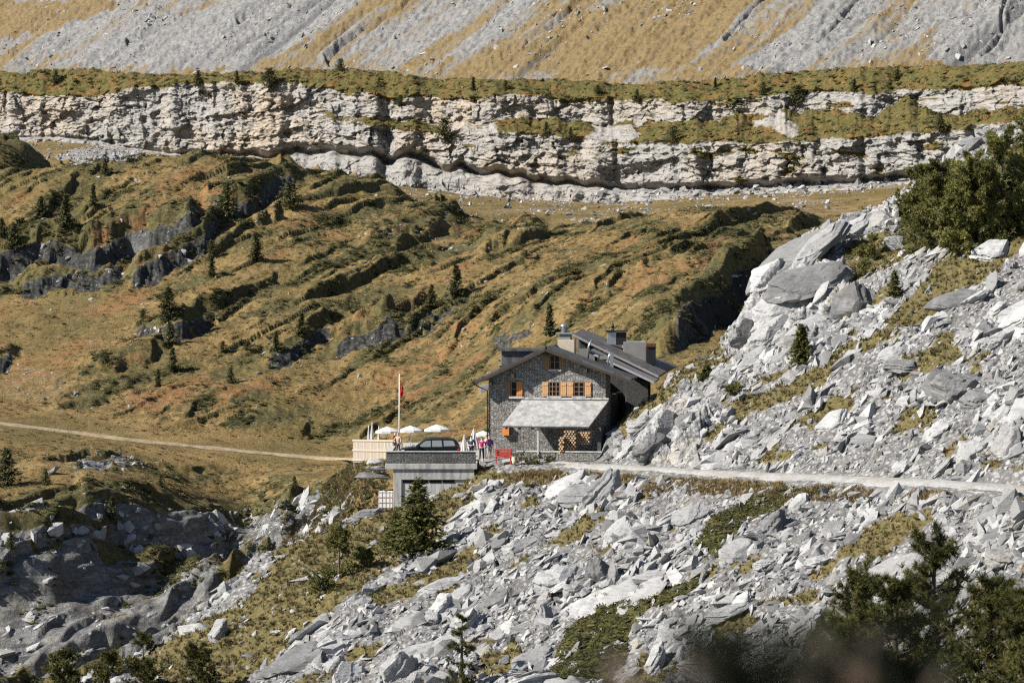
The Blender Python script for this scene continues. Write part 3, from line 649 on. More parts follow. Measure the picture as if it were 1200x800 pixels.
# ------------------------------------------------------------------ cliff band
def build_cliff():
    U = np.arange(-230, 1300, .9); k1 = lambda pts, s=6: rowtab(U, pts, s)
    dc = d_cliff(U) + 5.0 * fbm(U / 130, U * 0, 3, 401) + 2.5 * fbm(U / 40, U * 0, 3, 402)
    vb = k1(BASE_V)
    C = []
    def row(v, off): C.append((dc - off, v))
    pl = k1([(-230,1),(0,1.2),(200,1.5),(280,4),(310,13),(400,23),(500,24),(600,20),(700,12),(780,5),(850,2),(1000,2),(1300,2)])
    nt = k1([(-230,.1),(150,.15),(260,.6),(320,1.2),(400,1.3),(500,1),(700,1),(760,.9),(850,1),(1050,1.1),(1100,.5),(1300,.3)])
    pls = np.maximum(pl * (1 + .9 * fbm(U / 42, U * 0, 2, 403)), .6)
    row(vb + 7, 3.2); row(vb - pls * .55, 2.4 + 1.8 * fbm(U / 22, U * 0, 2, 404)); row(vb - pls, .8)
    row(vb - pls - 2 - 2.5 * nt, -2.8 * nt)
    lip = 10 + 6 * fbm(U / 30, U * 0, 3, 405)
    row(vb - pls - 3 - lip * nt, 1.8 * nt)
    v4 = k1([(-230,126),(0,125),(200,128),(380,138),(450,147),(520,156),(600,153),(640,158),(700,163),(760,165),(850,164),(940,165),(1000,160),(1090,150),(1200,142),(1300,140)])
    dl = k1([(-230,1),(330,1.5),(400,5),(450,8),(520,11),(600,13),(650,17),(690,22),(760,20),(830,26),(900,32),(1000,32),(1080,28),(1110,16),(1200,14),(1300,14)])
    v4 = v4 + 7.0 * fbm(U / 30, U * 0, 4, 406); dl = np.maximum(dl * (1 + .9 * fbm(U / 45, U * 0, 4, 407)), .8)
    dls = gsmooth(dl, 22)
    row(v4, -.4); row(v4 - dl, -.6 - dls * .42)
    v6 = k1([(-230,108),(0,108),(60,110),(110,113),(150,103),(185,97),(250,94),(300,92),(350,95),(400,102),(450,110),(520,112),(600,108),(640,112),(690,116),(720,112),(800,117),(860,115),(900,110),(960,104),(1020,107),(1100,102),(1200,96),(1300,92)], 4) + 7 * fbm(U / 34, U * 0, 3, 408)
    row(v6, -1.4 - dls * .44)
    v7 = k1([(-230,84),(0,84),(60,82),(100,82),(200,89),(300,84),(400,80),(450,84),(500,92),(600,93),(700,95),(760,100),(850,92),(930,84),(1000,80),(1100,77),(1200,73),(1300,70)])
    v7 = np.minimum(v7 + 6.0 * fbm(U / 40, U * 0, 5, 409), v6 - 4)
    row(v7, -9 - dls * .44)
    Dr = np.array([c[0] for c in C]); Zr = np.array([v2z(c[1], c[0]) for c in C])
    # plateau running back to the mountain
    Dr = np.vstack([Dr, Dr[-1] + 30, Dr[-1] + 420]); Zr = np.vstack([Zr, Zr[-1] - .5, np.full_like(Zr[-1], 40.)])
    D, Z, T = upsample(Dr, Zr, [16, 14, 8, 14, 90, 40, 60, 34, 10, 6], 'lin')
    X = (U[None] - 600) * D / F; UU = np.broadcast_to(U[None], D.shape)
    zz = Z + .05 * X
    # strata: hashed ledges, broken sideways
    off = np.zeros_like(D)
    xx = X + 0 * D
    for lam, amp, bx, sd in ((3.2, 1.4, 14., 421), (1.3, .85, 5.5, 423), (.6, .5, 2.6, 425), (.32, .26, 1.8, 427)):
        zw = (zz + 1.9 * lam * fbm(xx / (bx * .9), zz / (lam * 5), 4, sd)) / lam
        k = np.floor(zw); fr = zw - k
        bx_id = np.floor(xx / bx + 2 * h01(k, k * 0, sd + 1) + .3 * fbm(xx / 2, zz / 2, 2, sd + 4))
        off = off + amp * .8 * (h01(k, bx_id, sd + 2) - .5) + amp * .28 * (h01(k, k * 0, sd + 3) - .5) - amp * .2 * fr
    f1, f2, cid = worley(xx / 4.2 + .5 * fbm(xx / 3, zz / 3, 3, 430), zz / 2.6, 431); e1, e2, eid = worley(xx / 1.5, zz / 1.0, 432)
    off = off + (cid - .5) * 1.8 + (eid - .5) * .8 + fbm(xx / 9, zz / 7, 4, 433) * 2.6 + fbm(xx / 1.3, zz / 1.0, 3, 435) * .55
    ver = sstep(.72, .95, ridged(xx / 11, zz / 60, 3, 437)); off = off - ver * 1.6
    # dark recesses of the photograph
    for (u0, v0, ru, rv, dep) in ((455,170,9,55,3.6),(680,150,13,28,3.6),(490,190,26,12,2.2),(560,205,40,9,2.4),(740,205,40,12,2.8),(668,118,16,10,3.),(380,165,30,10,1.6),(1000,190,22,16,2.2)):
        vv = HOR + (CAMZ - Z) * F / D
        off = off - dep * np.exp(-(((UU - u0 + (vv - v0) * .12) / ru) ** 2 + ((vv - v0) / rv) ** 2))
    wr = np.clip(np.interp(T, [0, 1.2, 2, 2.6, 3.4, 4, 4.9, 5.05, 5.9, 6.05, 6.9, 7.05, 8, 10], [.4, .4, .35, .4, .6, .9, .9, .25, .25, .9, .8, .25, .25, 0]), 0, 1)
    # ledges at the left are bare rock, so no green there
    green = np.interp(T, [0, 4.82, 5.05, 5.9, 6.1, 6.72, 7.0, 8, 10], [0, 0, .95, .95, 0, .0, .95, .95, .9])
    dlb = np.broadcast_to(dl[None], D.shape)
    green = np.where((T > 4.7) & (T < 6.3), green * sstep(2.5, 7, dlb), green)
    wr = np.where((T > 4.9) & (T < 6.1), np.maximum(wr, .9 * sstep(7, 2.5, dlb)), wr)
    gn = fbm(xx / 6, D / 5 + zz / 3, 4, 441)
    green = np.clip(green + gn * .5, 0, 1)
    green = np.where((T > 4.7) & (T < 6.2), green * sstep(-.30, .02, fbm(xx / 13, zz / 6, 3, 445) + .12), green)
    tuft = sstep(.18, .36, fbm(xx / 7, zz / 2.2, 4, 443)) * ((T > 3.6) & (T < 7)) * .75 * sstep(250, 420, UU)
    green = np.maximum(green, tuft); green[T < 3.2] *= .15
    D = D - off * wr
    Z = Z + (1 - np.clip(wr * 1.2, 0, 1)) * (fbm(xx / 5, D / 4, 4, 451) * 1.0 + fbm(xx / 1.2, D / 1.2, 3, 453) * .45) * sstep(4.5, 5.05, T) * sstep(9.2, 8.2, T)
    grey = np.where(T < 2.3, 1.0, 0) + sstep(430, 700, UU) * .6
    X = (U[None] - 600) * D / F
    return finish_patch('cliff', X, D, Z, mat_cliff(), dict(green=green, grey=np.clip(grey, 0, 1)))

# ------------------------------------------------------------------ mountain flank behind
def build_mountain():
    U = np.linspace(-280, 1500, 1150); W = np.linspace(150, -420, 400)[:, None]
    a = .44
    # ray / plane: z = 55 + a (x + y - 755)
    den = a * ((U[None] - 600) / F + 1) - (HOR - W) / F
    D = (CAMZ - 55 + a * 755) / den
    X = (U[None] - 600) * D / F; Z = 55 + a * (X + D - 755)
    c = (X - D) / math.sqrt(2); s = (X + D) / math.sqrt(2)
    cw = c + 5 * fbm(s / 40, c / 60, 3, 503)
    gul = ridged(cw / 34, s / 260, 3, 505)
    gm = sstep(.66, .97, gul) * sstep(.0, .3, fbm(cw / 50, s / 90, 2, 507) + .2)
    dz = fbm(cw / 28, s / 200, 5, 511, .6) * 3.4 + fbm(c / 5, s / 16, 5, 513, .65) * 1.7 + fbm(c / 1.3, s / 1.5, 3, 515) * .8 - gm * 2.2
    vv = W + 0 * D
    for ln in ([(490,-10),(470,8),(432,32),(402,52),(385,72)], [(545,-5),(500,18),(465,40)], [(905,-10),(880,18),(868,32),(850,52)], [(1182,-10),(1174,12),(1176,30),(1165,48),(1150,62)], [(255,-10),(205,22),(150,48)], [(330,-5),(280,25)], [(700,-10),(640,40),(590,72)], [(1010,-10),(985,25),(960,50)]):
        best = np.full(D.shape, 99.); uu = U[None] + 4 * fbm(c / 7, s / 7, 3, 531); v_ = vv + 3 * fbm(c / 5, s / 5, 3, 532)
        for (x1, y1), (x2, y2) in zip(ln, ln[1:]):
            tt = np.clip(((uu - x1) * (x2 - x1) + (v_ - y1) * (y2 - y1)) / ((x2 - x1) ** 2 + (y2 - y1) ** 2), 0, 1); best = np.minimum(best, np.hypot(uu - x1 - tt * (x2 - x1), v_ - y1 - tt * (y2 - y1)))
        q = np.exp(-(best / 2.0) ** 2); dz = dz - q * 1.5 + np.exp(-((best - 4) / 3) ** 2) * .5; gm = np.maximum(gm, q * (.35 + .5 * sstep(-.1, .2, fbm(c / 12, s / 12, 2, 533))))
    gn = fbm(cw / 20, s / 110, 5, 521, .6)
    grass = np.clip(.43 + .85 * gn + .55 * fbm(cw / 6, s / 60, 4, 523) + .22 * sstep(40, 85, vv) - .12 * sstep(500, 100, U[None]) , 0, 1)
    grass = np.maximum(grass, inpoly(U[None] + 0 * D, vv + 10 * fbm(c / 9, s / 9, 2, 5), [(-280,-10),(150,0),(60,40),(-280,55)]) * .75)
    grass = np.maximum(grass, inpoly(U[None] + 0 * D, vv + 8 * fbm(c / 9, s / 9, 2, 6), [(560,85),(680,20),(770,-10),(900,-10),(830,60),(800,85)]) * .8)
    for pl in ([(860,85),(940,30),(985,-10),(1040,-10),(1000,45),(930,85)], [(1085,70),(1120,-10),(1240,-10),(1240,75)], [(60,75),(200,20),(330,-20),(440,-20),(330,60),(250,80)]):
        grass = np.where(inpoly(U[None] + 12 * fbm(c / 8, s / 20, 3, 7), vv + 8 * fbm(c / 9, s / 9, 2, 8), pl), grass * .35, grass)
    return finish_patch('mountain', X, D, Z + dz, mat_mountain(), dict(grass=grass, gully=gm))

def build_foreground():
    """hidden valley floor and the bank the camera stands on"""
    x = np.linspace(-90, 90, 220); y = np.linspace(-30, 126, 200); X, Y = np.meshgrid(x, y)
    Z = np.interp(Y, [-30, 0, 4, 30, 60, 90, 126], [14.2, 13.45, 13.2, 9.2, 4.2, -2.2, -12.5]) + .06 * (X - 0) * sstep(0, 60, Y) * 0
    Z = Z + fbm(X / 9, Y / 9, 4, 601) * .9 * sstep(4, 30, Y) + fbm(X / 1.5, Y / 1.5, 3, 602) * .12
    g = np.ones_like(X)
    return finish_patch('foreground_bank', X, Y, Z, bpy.data.materials['scree slope ground'], dict(grass=g * .9, moss=g * .3, straw=g * .4, rock=g * 0))

import time as _t
_t0 = _t.time()
def tick(x): print('TICK', x, round(_t.time() - _t0, 1))
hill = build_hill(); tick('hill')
near, near_rows = build_near(); tick('near')
track = build_track(near_rows)
trail, trail_pts = build_trail(hill); tick('trail')
cliff = build_cliff(); tick('cliff')
mountain = build_mountain(); tick('mountain')
bank = build_foreground(); tick('bank')
# ================================================================== ROCKS
_ico = {}
def ico(sub):
    if sub not in _ico:
        bm = bmesh.new(); bmesh.ops.create_icosphere(bm, subdivisions=sub, radius=1.0)
        V = np.array([v.co[:] for v in bm.verts]); Fc = np.array([[q.index for q in f.verts] for f in bm.faces]); bm.free(); _ico[sub] = (V, Fc)
    return _ico[sub]
def n3(V, sc, seed):
    return (fbm(V[:, 0] * sc + V[:, 2] * .7 * sc, V[:, 1] * sc - V[:, 2] * .6 * sc, 4, seed) + fbm(V[:, 2] * sc, (V[:, 0] - V[:, 1]) * sc * .8, 3, seed + 3)) * .6
def rock_proto(seed, sub=3, aspect=(1, .7, .42), planes=11, rough=.03, chip=.5):
    r = np.random.default_rng(seed)
    N = r.normal(size=(planes, 3)); N /= np.linalg.norm(N, axis=1, keepdims=True)
    N = np.vstack([N, [[0, 0, 1], [0, 0, -1], [.96, .28, 0], [-.9, -.3, .3]]]) ; h = np.concatenate([r.uniform(.55, 1.0, planes), [.8, .8, .9, .9]])
    V, Fc = ico(sub)
    q = V @ N.T; rad = np.minimum(np.min(np.where(q > .05, h / np.maximum(q, .05), 9), axis=1), 1.25)
    W = V * rad[:, None]
    W = W * (1 + rough * 2.0 * n3(V, 2.2, seed)[:, None] + rough * n3(V, 6.5, seed + 9)[:, None])
    # bedding grooves along the flat side
    if sub >= 3: 
        k = np.floor(W[:, 2] * 6.5 + .7 * n3(V, 1.5, seed + 4) + 50); W[:, :2] *= (1 + .17 * (h01(k, k * 0, seed) - .5))[:, None]
        k = np.floor(W[:, 0] * 2.6 + 1.1 * n3(V, 1.2, seed + 6) + 50); W[:, 2] *= 1 + .16 * (h01(k, k * 0, seed + 2) - .5)
    return W * np.array(aspect), Fc
def hull_proto(seed, aspect, n=11):
    r = np.random.default_rng(seed); p = r.normal(size=(n, 3)); p /= np.linalg.norm(p, axis=1, keepdims=True); p *= r.uniform(.75, 1.1, (n, 1)); p *= aspect
    bm = bmesh.new(); vs = [bm.verts.new(x) for x in p]; bmesh.ops.convex_hull(bm, input=vs)
    bmesh.ops.delete(bm, geom=[v for v in bm.verts if not v.link_faces], context='VERTS')
    bm.verts.index_update(); V = np.array([v.co[:] for v in bm.verts]); Fc = np.array([[q.index for q in f.verts] for f in bm.faces]); bm.free()
    return V, Fc
def frames(N, L, jit, rng):
    """rotation matrices with z about N and x about L"""
    n = N + rng.normal(size=N.shape) * jit; n /= np.linalg.norm(n, axis=1, keepdims=True)
    l = L + rng.normal(size=N.shape) * jit; l -= n * (l * n).sum(1, keepdims=True); l /= np.linalg.norm(l, axis=1, keepdims=True) + 1e-9
    m = np.cross(n, l); return np.stack([l, m, n], -1)
def merged(name, protos, pick, pos, rot, sc, mat, smooth=False, kind='stuff', **attrs):
    Vs, Fs, A, base = [], [], {k: [] for k in attrs}, 0
    for k, (V, Fc) in enumerate(protos):
        i = np.nonzero(pick == k)[0]
        if len(i) == 0: continue
        W = np.einsum('nij,nvj->nvi', rot[i], V[None] * sc[i][:, None, :]) + pos[i][:, None, :]
        Vs.append(W.reshape(-1, 3)); Fs.append((Fc[None] + (np.arange(len(i)) * len(V))[:, None, None] + base).reshape(-1, Fc.shape[1]))
        for a in attrs: A[a].append(np.repeat(attrs[a][i], len(V)))
        base += len(i) * len(V)
    me = mesh_from(name, np.vstack(Vs), np.vstack(Fs), smooth=smooth)
    for a in attrs: set_attr(me, a, np.concatenate(A[a]))
    return tag(link(name, me, mat), kind=kind)
def sample(p, w, n, rng):
    w = (w * p.area)[:-1, :-1].ravel(); idx = rng.choice(len(w), n, p=w / w.sum()); i, j = np.unravel_index(idx, (p.X.shape[0] - 1, p.X.shape[1] - 1))
    a, b = rng.random(n), rng.random(n)
    def g(A): return (A[i, j] * (1 - a) * (1 - b) + A[i, j + 1] * a * (1 - b) + A[i + 1, j] * (1 - a) * b + A[i + 1, j + 1] * a * b)
    return np.stack([g(p.X), g(p.Y), g(p.Z)], -1), p.N[i, j], (i, j)

def mat_rock(name, obj=False):
    t = NT(name); p = t.pos()
    tint = t.rand() if obj else t.attr('tint')
    n1 = t.noise(p, 1.1, 5, .65); n2 = t.noise(p, 5, 6, .72); st = t.noise(t.mapv(p, (1.1, 1.1, 6), rot=(R(28), R(-20), 0)), 1.3, 5, .65, .4)
    c = t.ramp(tint, [(0, (.10, .099, .098)), (.25, (.21, .208, .205)), (.65, (.40, .397, .39)), (.9, (.27, .266, .26)), (.96, (.25, .24, .225)), (1, (.28, .245, .19))])
    n4 = t.noise(t.mapv(p, loc=(5, 2, 8)), .45, 5, .7); c = t.mix(t.mr(n4, .5, .7, 0, .55), c, t.mix(tint, (.17, .16, .135), (.14, .14, .14)))
    c = t.mix(t.mr(n1, .42, .68, 0, .6), c, (.21, .21, .213))
    c = t.mix(t.mr(st, .36, .5, .55, 0), c, t.hsv(c, v=.55))
    c = t.mix(t.mr(n2, .58, .74, 0, .55), c, (.16, .158, .15))
    c = t.mix(t.mr(n2, .22, .38, .5, 0), c, (.54, .53, .51))
    return t.bsdf(c, .9, t.bump(t.math('ADD', st, n2), .7, .08), 0, .15)
M_ROCK = mat_rock('grey slab rock'); M_BOULDER = mat_rock('pale boulder rock', True)

rng = np.random.default_rng(5)
BED = np.array([.70, .45, .42]); BED = BED / np.linalg.norm(BED)
inview = (near.U > -60) & (near.U < 1420) & (near.V < 850) & (near.V > 120)
g_, r_ = near.attrs['grass'], near.attrs['rock']
Tn = np.broadcast_to(np.linspace(0, 1, near.X.shape[0])[:, None], near.X.shape)
dist_track = np.zeros_like(near.X)
_vt = np.interp(near.U, [560, 640, 700, 800, 900, 1000, 1100, 1200, 1300], [550, 541, 546, 552, 557, 563, 568, 575, 580])
on_track = (near.V - _vt > -np.interp(near.U, [600, 900, 1200], [6, 7, 9])) & (near.V - _vt < np.interp(near.U, [600, 900, 1200], [10, 12, 16])) & (near.U > 585)
terrace = (near.U < 715) & (near.U > 440) & (near.V < 548)
scree_w = inview * np.clip(1 - .93 * (g_ > .5), .0, 1) * np.where(r_ > .5, .13, 1) * ~on_track * ~terrace * np.where(near.U < 480, .45, 1.0)
scree_w = scree_w * (.35 + .9 * np.clip(.5 + 1.3 * fbm(near.X / 6, near.Y / 7, 3, 700), 0, 1.3))

hp = [hull_proto(900 + k, np.array(a), 10 + k % 4) for k, a in enumerate([(1, .75, .5), (1, .6, .3), (1, .8, .35), (1, .9, .7), (1, .5, .28), (1, .7, .45), (1, .62, .4), (1, .85, .25)] * 4)]
def stones(name, p, w, n, s0, s1, pw, jit, mat=M_ROCK, sink=.15, bed=BED, protos=hp, vary=0):
    pos, N, _ = sample(p, w, n, rng)
    s = s0 * (s1 / s0) ** (rng.random(n) ** pw)
    if vary: s = np.clip(s * np.exp(vary * fbm(pos[:, 0] / 5, pos[:, 1] / 6, 3, 771)), .07, 1.5)
    rot = frames(N, np.broadcast_to(bed, N.shape), jit, rng)
    sc = np.stack([s * rng.uniform(.8, 1.3, n), s * rng.uniform(.7, 1.1, n), s * rng.uniform(.7, 1.2, n)], -1)
    return merged(name, protos, rng.integers(0, len(protos), n), pos + N * (s * .22)[:, None] - np.array([0, 0, 1]) * (s * sink)[:, None], rot, sc, mat, tint=rng.random(n))
stones('scree_stones', near, scree_w, 40000, .09, .80, 2.4, .30, sink=.26, vary=2.0)
sidew = scree_w * 0 + inview * (g_ > .5) * ~on_track * ~terrace
stones('grass_stones', near, sidew, 900, .10, .5, 1.6, .45)
# stones under the cliff and in the heath
mw = (hill.attrs['stony'] ** 2) * (hill.U > -40) * (hill.U < 1200)
stones('meadow_stones', hill, mw, 3800, .16, .8, 2.4, .6, sink=.1)
hw = .10 * hill.attrs['rock'] * (hill.Y > 300) + .6 * inpoly(hill.U, hill.V, [(255,600),(330,592),(415,580),(415,640),(330,650),(255,650)]) + .004 * (hill.Y < 262) * (hill.U > -40) * (hill.U < 300) + .012 * (hill.U > -40) * (hill.U < 900) * (hill.Y > 262) * (hill.Y < 420)
stones('heath_stones', hill, hw, 1700, .12, .6, 2.4, .5, sink=.3)
mw = (mountain.U > -40) * (mountain.U < 1240) * (mountain.V < 100) * (mountain.V > -30) * np.clip(.25 + fbm(mountain.X / 25, mountain.Y / 40, 3, 781), 0, 1)
stones('mountain_stones', mountain, mw, 2400, .25, 1.1, 3.6, .6, sink=.1)
cb = (cliff.V > np.interp(cliff.U, *np.array(BASE_V).T) - 9) * (cliff.U > 250) * (cliff.U < 1130) * (cliff.Y < d_cliff(cliff.U) + 8) * 1.0
stones('cliff_foot_rubble', cliff, cb, 600, .2, 1.2, 1.8, .5, sink=.1)
gb = hill.attrs['rock'] * (hill.U > -40) * (hill.U < 420) * (hill.Y < 292) * (fbm(hill.X / 3, hill.Y / 6, 3, 787) > .05)
stones('gully_blocks', hill, gb, 900, .18, 1.2, 1.9, .28, sink=.34)
tick('stones')

# ---- countable boulders
BP = []
for k in range(26):
    asp = [(1, .72, .55), (1, .66, .34), (1, .8, .42), (1, .55, .26), (1, .85, .7), (1, .5, .36)][k % 6]
    V, Fc = rock_proto(40 + k, 4, asp, 7 + k % 4, .035); me = mesh_from('boulder', V, Fc); me.materials.append(M_BOULDER); BP.append(me)
def put_boulder(me, pos, rot3, sc, label, group=None, name='boulder'):
    o = bpy.data.objects.new(name, me); COL.objects.link(o)
    M = Matrix(rot3.tolist()).to_4x4(); M.translation = pos
    o.matrix_world = M; o.scale = sc
    return tag(o, label, 'boulder', group)
# (u, v of centre, width px, height px, long axis tilt in the picture (deg, + rises right), proto, label)
SPECIAL = [
    (655, 674, 58, 50, 25, 4, 'huge whitish block with a dark shaded right end among the middle scree'),
    (700, 668, 36, 44, -50, 2, 'pale slab standing steeply just right of the huge whitish block'),
    (672, 690, 26, 30, 10, 10, 'dark grey lump tucked under the huge whitish block'),
    (476, 727, 54, 30, 8, 2, 'squat smooth grey boulder in the lower scree, left of a tall split block'),
    (517, 710, 40, 46, 48, 0, 'tall split block leaning right in the lower scree'),
    (546, 695, 46, 26, 30, 1, 'tilted slab resting against the tall split block'),
    (584, 697, 56, 26, 12, 2, 'broad layered slab below the mossy strip of the middle scree'),
    (524, 680, 66, 18, 8, 3, 'flat pale slab lying above the tall split block'),
    (697, 704, 96, 20, 24, 3, 'long thin slab pointing up to the juniper strip below the huge whitish block'),
    (655, 572, 66, 30, 42, 1, 'smooth light slab leaning just below the grass verge of the track'),
    (404, 788, 40, 62, 70, 0, 'upright dark grey boulder at the bottom edge of the scree'),
    (462, 782, 50, 56, 55, 4, 'broad blocky boulder at the bottom edge beside the upright dark one'),
    (497, 762, 60, 30, 25, 1, 'slab sloping down to the sapling pine at the bottom edge'),
    (741, 690, 84, 20, 32, 3, 'dark edged slab leaning in the juniper strip'),
    (748, 700, 70, 16, 34, 3, 'narrow slab directly under the dark edged slab in the juniper strip'),
    (944, 322, 86, 34, 24, 1, 'large overhanging roof slab on the rock outcrop above the house'),
    (958, 346, 40, 14, 52, 5, 'narrow slab propped under the roof slab of the outcrop'),
    (985, 318, 50, 30, -20, 2, 'pale block butting against the right end of the roof slab'),
    (1000, 350, 62, 60, 60, 2, 'big white rock face below the roof slab of the outcrop'),
    (925, 302, 100, 40, 42, 1, 'long smooth bedrock slab forming the skyline of the outcrop'),
    (962, 278, 86, 24, 36, 3, 'thin streaked slab along the skyline just right of the long bedrock slab'),
    (1004, 264, 66, 22, 30, 3, 'streaked slab on the ridge between the skyline slabs and the big pines'),
    (915, 352, 70, 30, 30, 1, 'broad slab lying below the rounded skyline rock of the outcrop'),
    (905, 385, 60, 44, 40, 0, 'jagged grey block low on the outcrop above the young dark fir'),
    (945, 385, 60, 24, 25, 2, 'tilted slab low on the outcrop under the big white face'),
    (885, 420, 46, 30, 28, 2, 'pale block at the foot of the weathered crag on the ridge'),
    (848, 432, 34, 20, 30, 1, 'small slab on the grassy ridge behind the roofs'),
    (1070, 232, 70, 34, 58, 1, 'steep pale slab rising behind the left side of the big pines'),
    (905, 318, 46, 62, 55, 4, 'rounded pale rock on the skyline of the outcrop beside the heath'),
    (872, 386, 40, 60, 62, 0, 'grey weathered crag on the ridge straight above the shaded bluff'),
    (1040, 256, 44, 40, 35, 4, 'rounded boulder on the ridge left of the big pines'),
    (1050, 285, 22, 24, 60, 0, 'small white block at the foot of the big pines'),
    (1132, 348, 84, 26, 14, 1, 'long white slab below the big pines'),
    (1165, 292, 50, 34, 22, 2, 'pale slab beside the right foot of the big pines'),
    (785, 492, 36, 66, 66, 0, 'steep white crag where the track meets the upper scree'),
    (760, 520, 40, 36, 50, 4, 'broken pale crag beside the track, nearest to the wood pile'),
    (1148, 464, 40, 32, 15, 4, 'rounded grey boulder high in the right scree'),
    (1096, 505, 44, 34, 30, 0, 'blocky boulder with a brown shaded face in the right scree'),
    (1182, 520, 46, 56, 70, 0, 'tall block at the right edge above the track'),
    (1180, 650, 52, 34, 10, 4, 'white boulder at the right edge below the track'),
    (1130, 545, 30, 44, 62, 2, 'upright grey slab just above the track near the right edge'),
    (870, 640, 56, 22, 20, 1, 'pale slab at the lower end of the juniper strip'),
    (1040, 670, 90, 30, 36, 1, 'long smooth slab above the young pines in the lower right'),
    (905, 612, 50, 26, 16, 2, 'grey slab just right of the juniper strip'),
    (256, 738, 36, 34, 55, 0, 'upright grey rock in the grass of the lower left spur'),
    (350, 770, 90, 34, 10, 2, 'low smooth slab at the bottom of the left spur'),
    (392, 777, 30, 40, 62, 4, 'leaning block next to the upright dark boulder at the bottom edge'),
    (410, 552, 44, 20, 5, 3, 'flat pale slab projecting under the terrace fence'),
]
for (u, v, wpx, hpx, tilt, k, lab) in SPECIAL:
    pos, N = at(near, u, v + hpx * .12); d = pos.y; k2 = F / d
    a = R(tilt); L = np.array([math.cos(a), .35, math.sin(a)]); L /= np.linalg.norm(L)
    n = np.array([-math.sin(a) * .75, -.55, math.cos(a)]); n -= L * (n @ L); n /= np.linalg.norm(n); m = np.cross(n, L)
    sx_ = wpx / k2 / 2 * 1.08; sz_ = hpx / k2 / 2
    asp = [(1, .72, .55), (1, .66, .34), (1, .8, .42), (1, .55, .26), (1, .85, .7), (1, .5, .36)][k % 6]
    put_boulder(BP[k + 6 * (abs(int(u)) % 3)], Vector(pos) + Vector((0, .15, 0)), np.stack([L, m, n], -1), (sx_, sx_ * .8, max(sz_ / asp[2] * .8, sx_ * .5)), lab)
nb = 262
wb = (~((near.V - _vt > -14) & (near.V - _vt < 32) & (near.U > 585))) * scree_w * np.where(near.V > 560, 1.15, .9) * (1 + 1.2 * (near.U > 1080) * (near.V < 560) + .8 * (near.V > 690)) * ((near.U > 605) | (near.V > 620)) * ((near.U > 490) | (near.V > 700))
pos, N, _ = sample(near, wb, nb, rng); s = .62 * (1.7 / .62) ** (rng.random(nb) ** 1.7); s[:int(nb * .12)] *= 1.25
rot = frames(N, np.broadcast_to(BED, N.shape), .26, rng)
s = np.clip(s * np.exp(1.2 * fbm(pos[:, 0] / 5, pos[:, 1] / 6, 3, 771)), .5, 2.3)
for i in range(nb):
    put_boulder(BP[rng.integers(0, len(BP))], Vector(pos[i] + N[i] * s[i] * .06), rot[i], (s[i], s[i] * rng.uniform(.75, 1.05), s[i] * rng.uniform(.75, 1.15)),
                'pale grey angular rock lying loose in the scree around the track', 'loose rocks in the scree')
tick('boulders')

# ================================================================== SHRUBS AND GRASS
def leaf_clump(seed, n_leaf=16, leaf=.2, flat=.6):
    r = np.random.default_rng(seed); V, Fc = ico(1)
    W = V * (1 + .45 * (r.random((len(V), 1)) - .5)) * np.array([.85, .85, flat * .85]); keep = W[:, 2] > -.25
    fk = np.array([f for f in Fc if keep[f].all()])
    vv, ff = [W], [fk]; b = len(W)
    for i in range(n_leaf):
        d = r.normal(size=3); d[2] = abs(d[2]); d /= np.linalg.norm(d); c = d * np.array([1, 1, flat]) * r.uniform(.85, 1.12)
        a = r.normal(size=3); a /= np.linalg.norm(a); e = np.cross(a, d); e /= np.linalg.norm(e) + 1e-6; up = d * .6 + np.array([0, 0, .5])
        vv.append(np.array([c + e * leaf * .6, c - e * leaf * .6, c + up * leaf * 1.6])); ff.append(np.array([[b, b + 1, b + 2]])); b += 3
    return np.vstack(vv), np.vstack(ff)
CL = [leaf_clump(s, 18, .26, .5 + .1 * (s % 3)) for s in range(10)]
def mat_shrub(name, stops, rough=.9):
    t = NT(name); t.transl = .22; p = t.pos(); f = t.noise(p, 3.2, 4, .7); c = t.ramp(t.attr('tint'), stops)
    c = t.mix(t.mr(f, .3, .65, .5, 0), c, t.hsv(c, v=.45)); return t.bsdf(c, rough, None, 0, .12)
M_HEATH = mat_shrub('heath shrub', [(0, (.032, .035, .016)), (.35, (.068, .068, .028)), (.62, (.12, .108, .044)), (.78, (.20, .155, .06)), (.88, (.25, .13, .055)), (1, (.33, .18, .075))])
def scatter_clumps(name, p, w, n, s0, s1, tint, mat, zs=.7, jit=.12, protos=CL):
    pos, N, ij = sample(p, w, n, rng); up = N * .4 + np.array([0, 0, 1.0]); up /= np.linalg.norm(up, axis=1, keepdims=True)
    th = rng.random(n) * 6.28; rot = frames(up, np.stack([np.cos(th), np.sin(th), th * 0], -1), jit, rng)
    s = s0 * (s1 / s0) ** rng.random(n)
    sc = np.stack([s * rng.uniform(.8, 1.5, n), s * rng.uniform(.8, 1.3, n), s * zs * rng.uniform(.7, 1.2, n)], -1)
    return merged(name, protos, rng.integers(0, len(protos), n), pos - up * (s * .08)[:, None], rot, sc, mat, tint=tint(n, ij))
A = hill.attrs
hv = (hill.U > -60) & (hill.U < 1010) & (hill.Y > 240)
offtrail = np.abs(hill.V - np.interp(hill.U, [-230,0,100,150,200,300,380,430], [478,495,507,514,519,529,536,537])) > 7
hw = hv * offtrail * sstep(.35, .75, A['heath']) * (A['rock'] < .55) * (hill.Y > 262) + .5 * hv * (A['rock'] >= .55) * (hill.Y > 266) * (fbm(hill.X / 2, hill.Y / 3, 2, 7) > .0) + hv * (hill.Y <= 262) * (hill.U < 415) * sstep(.4, .7, A['heath']) * .8
def tint_h(n, ij):
    return np.clip(rng.beta(1.6, 2.2, n) * .78 + .45 * np.clip(A['red'][ij] - .3, 0, 1) * rng.random(n), 0, 1)
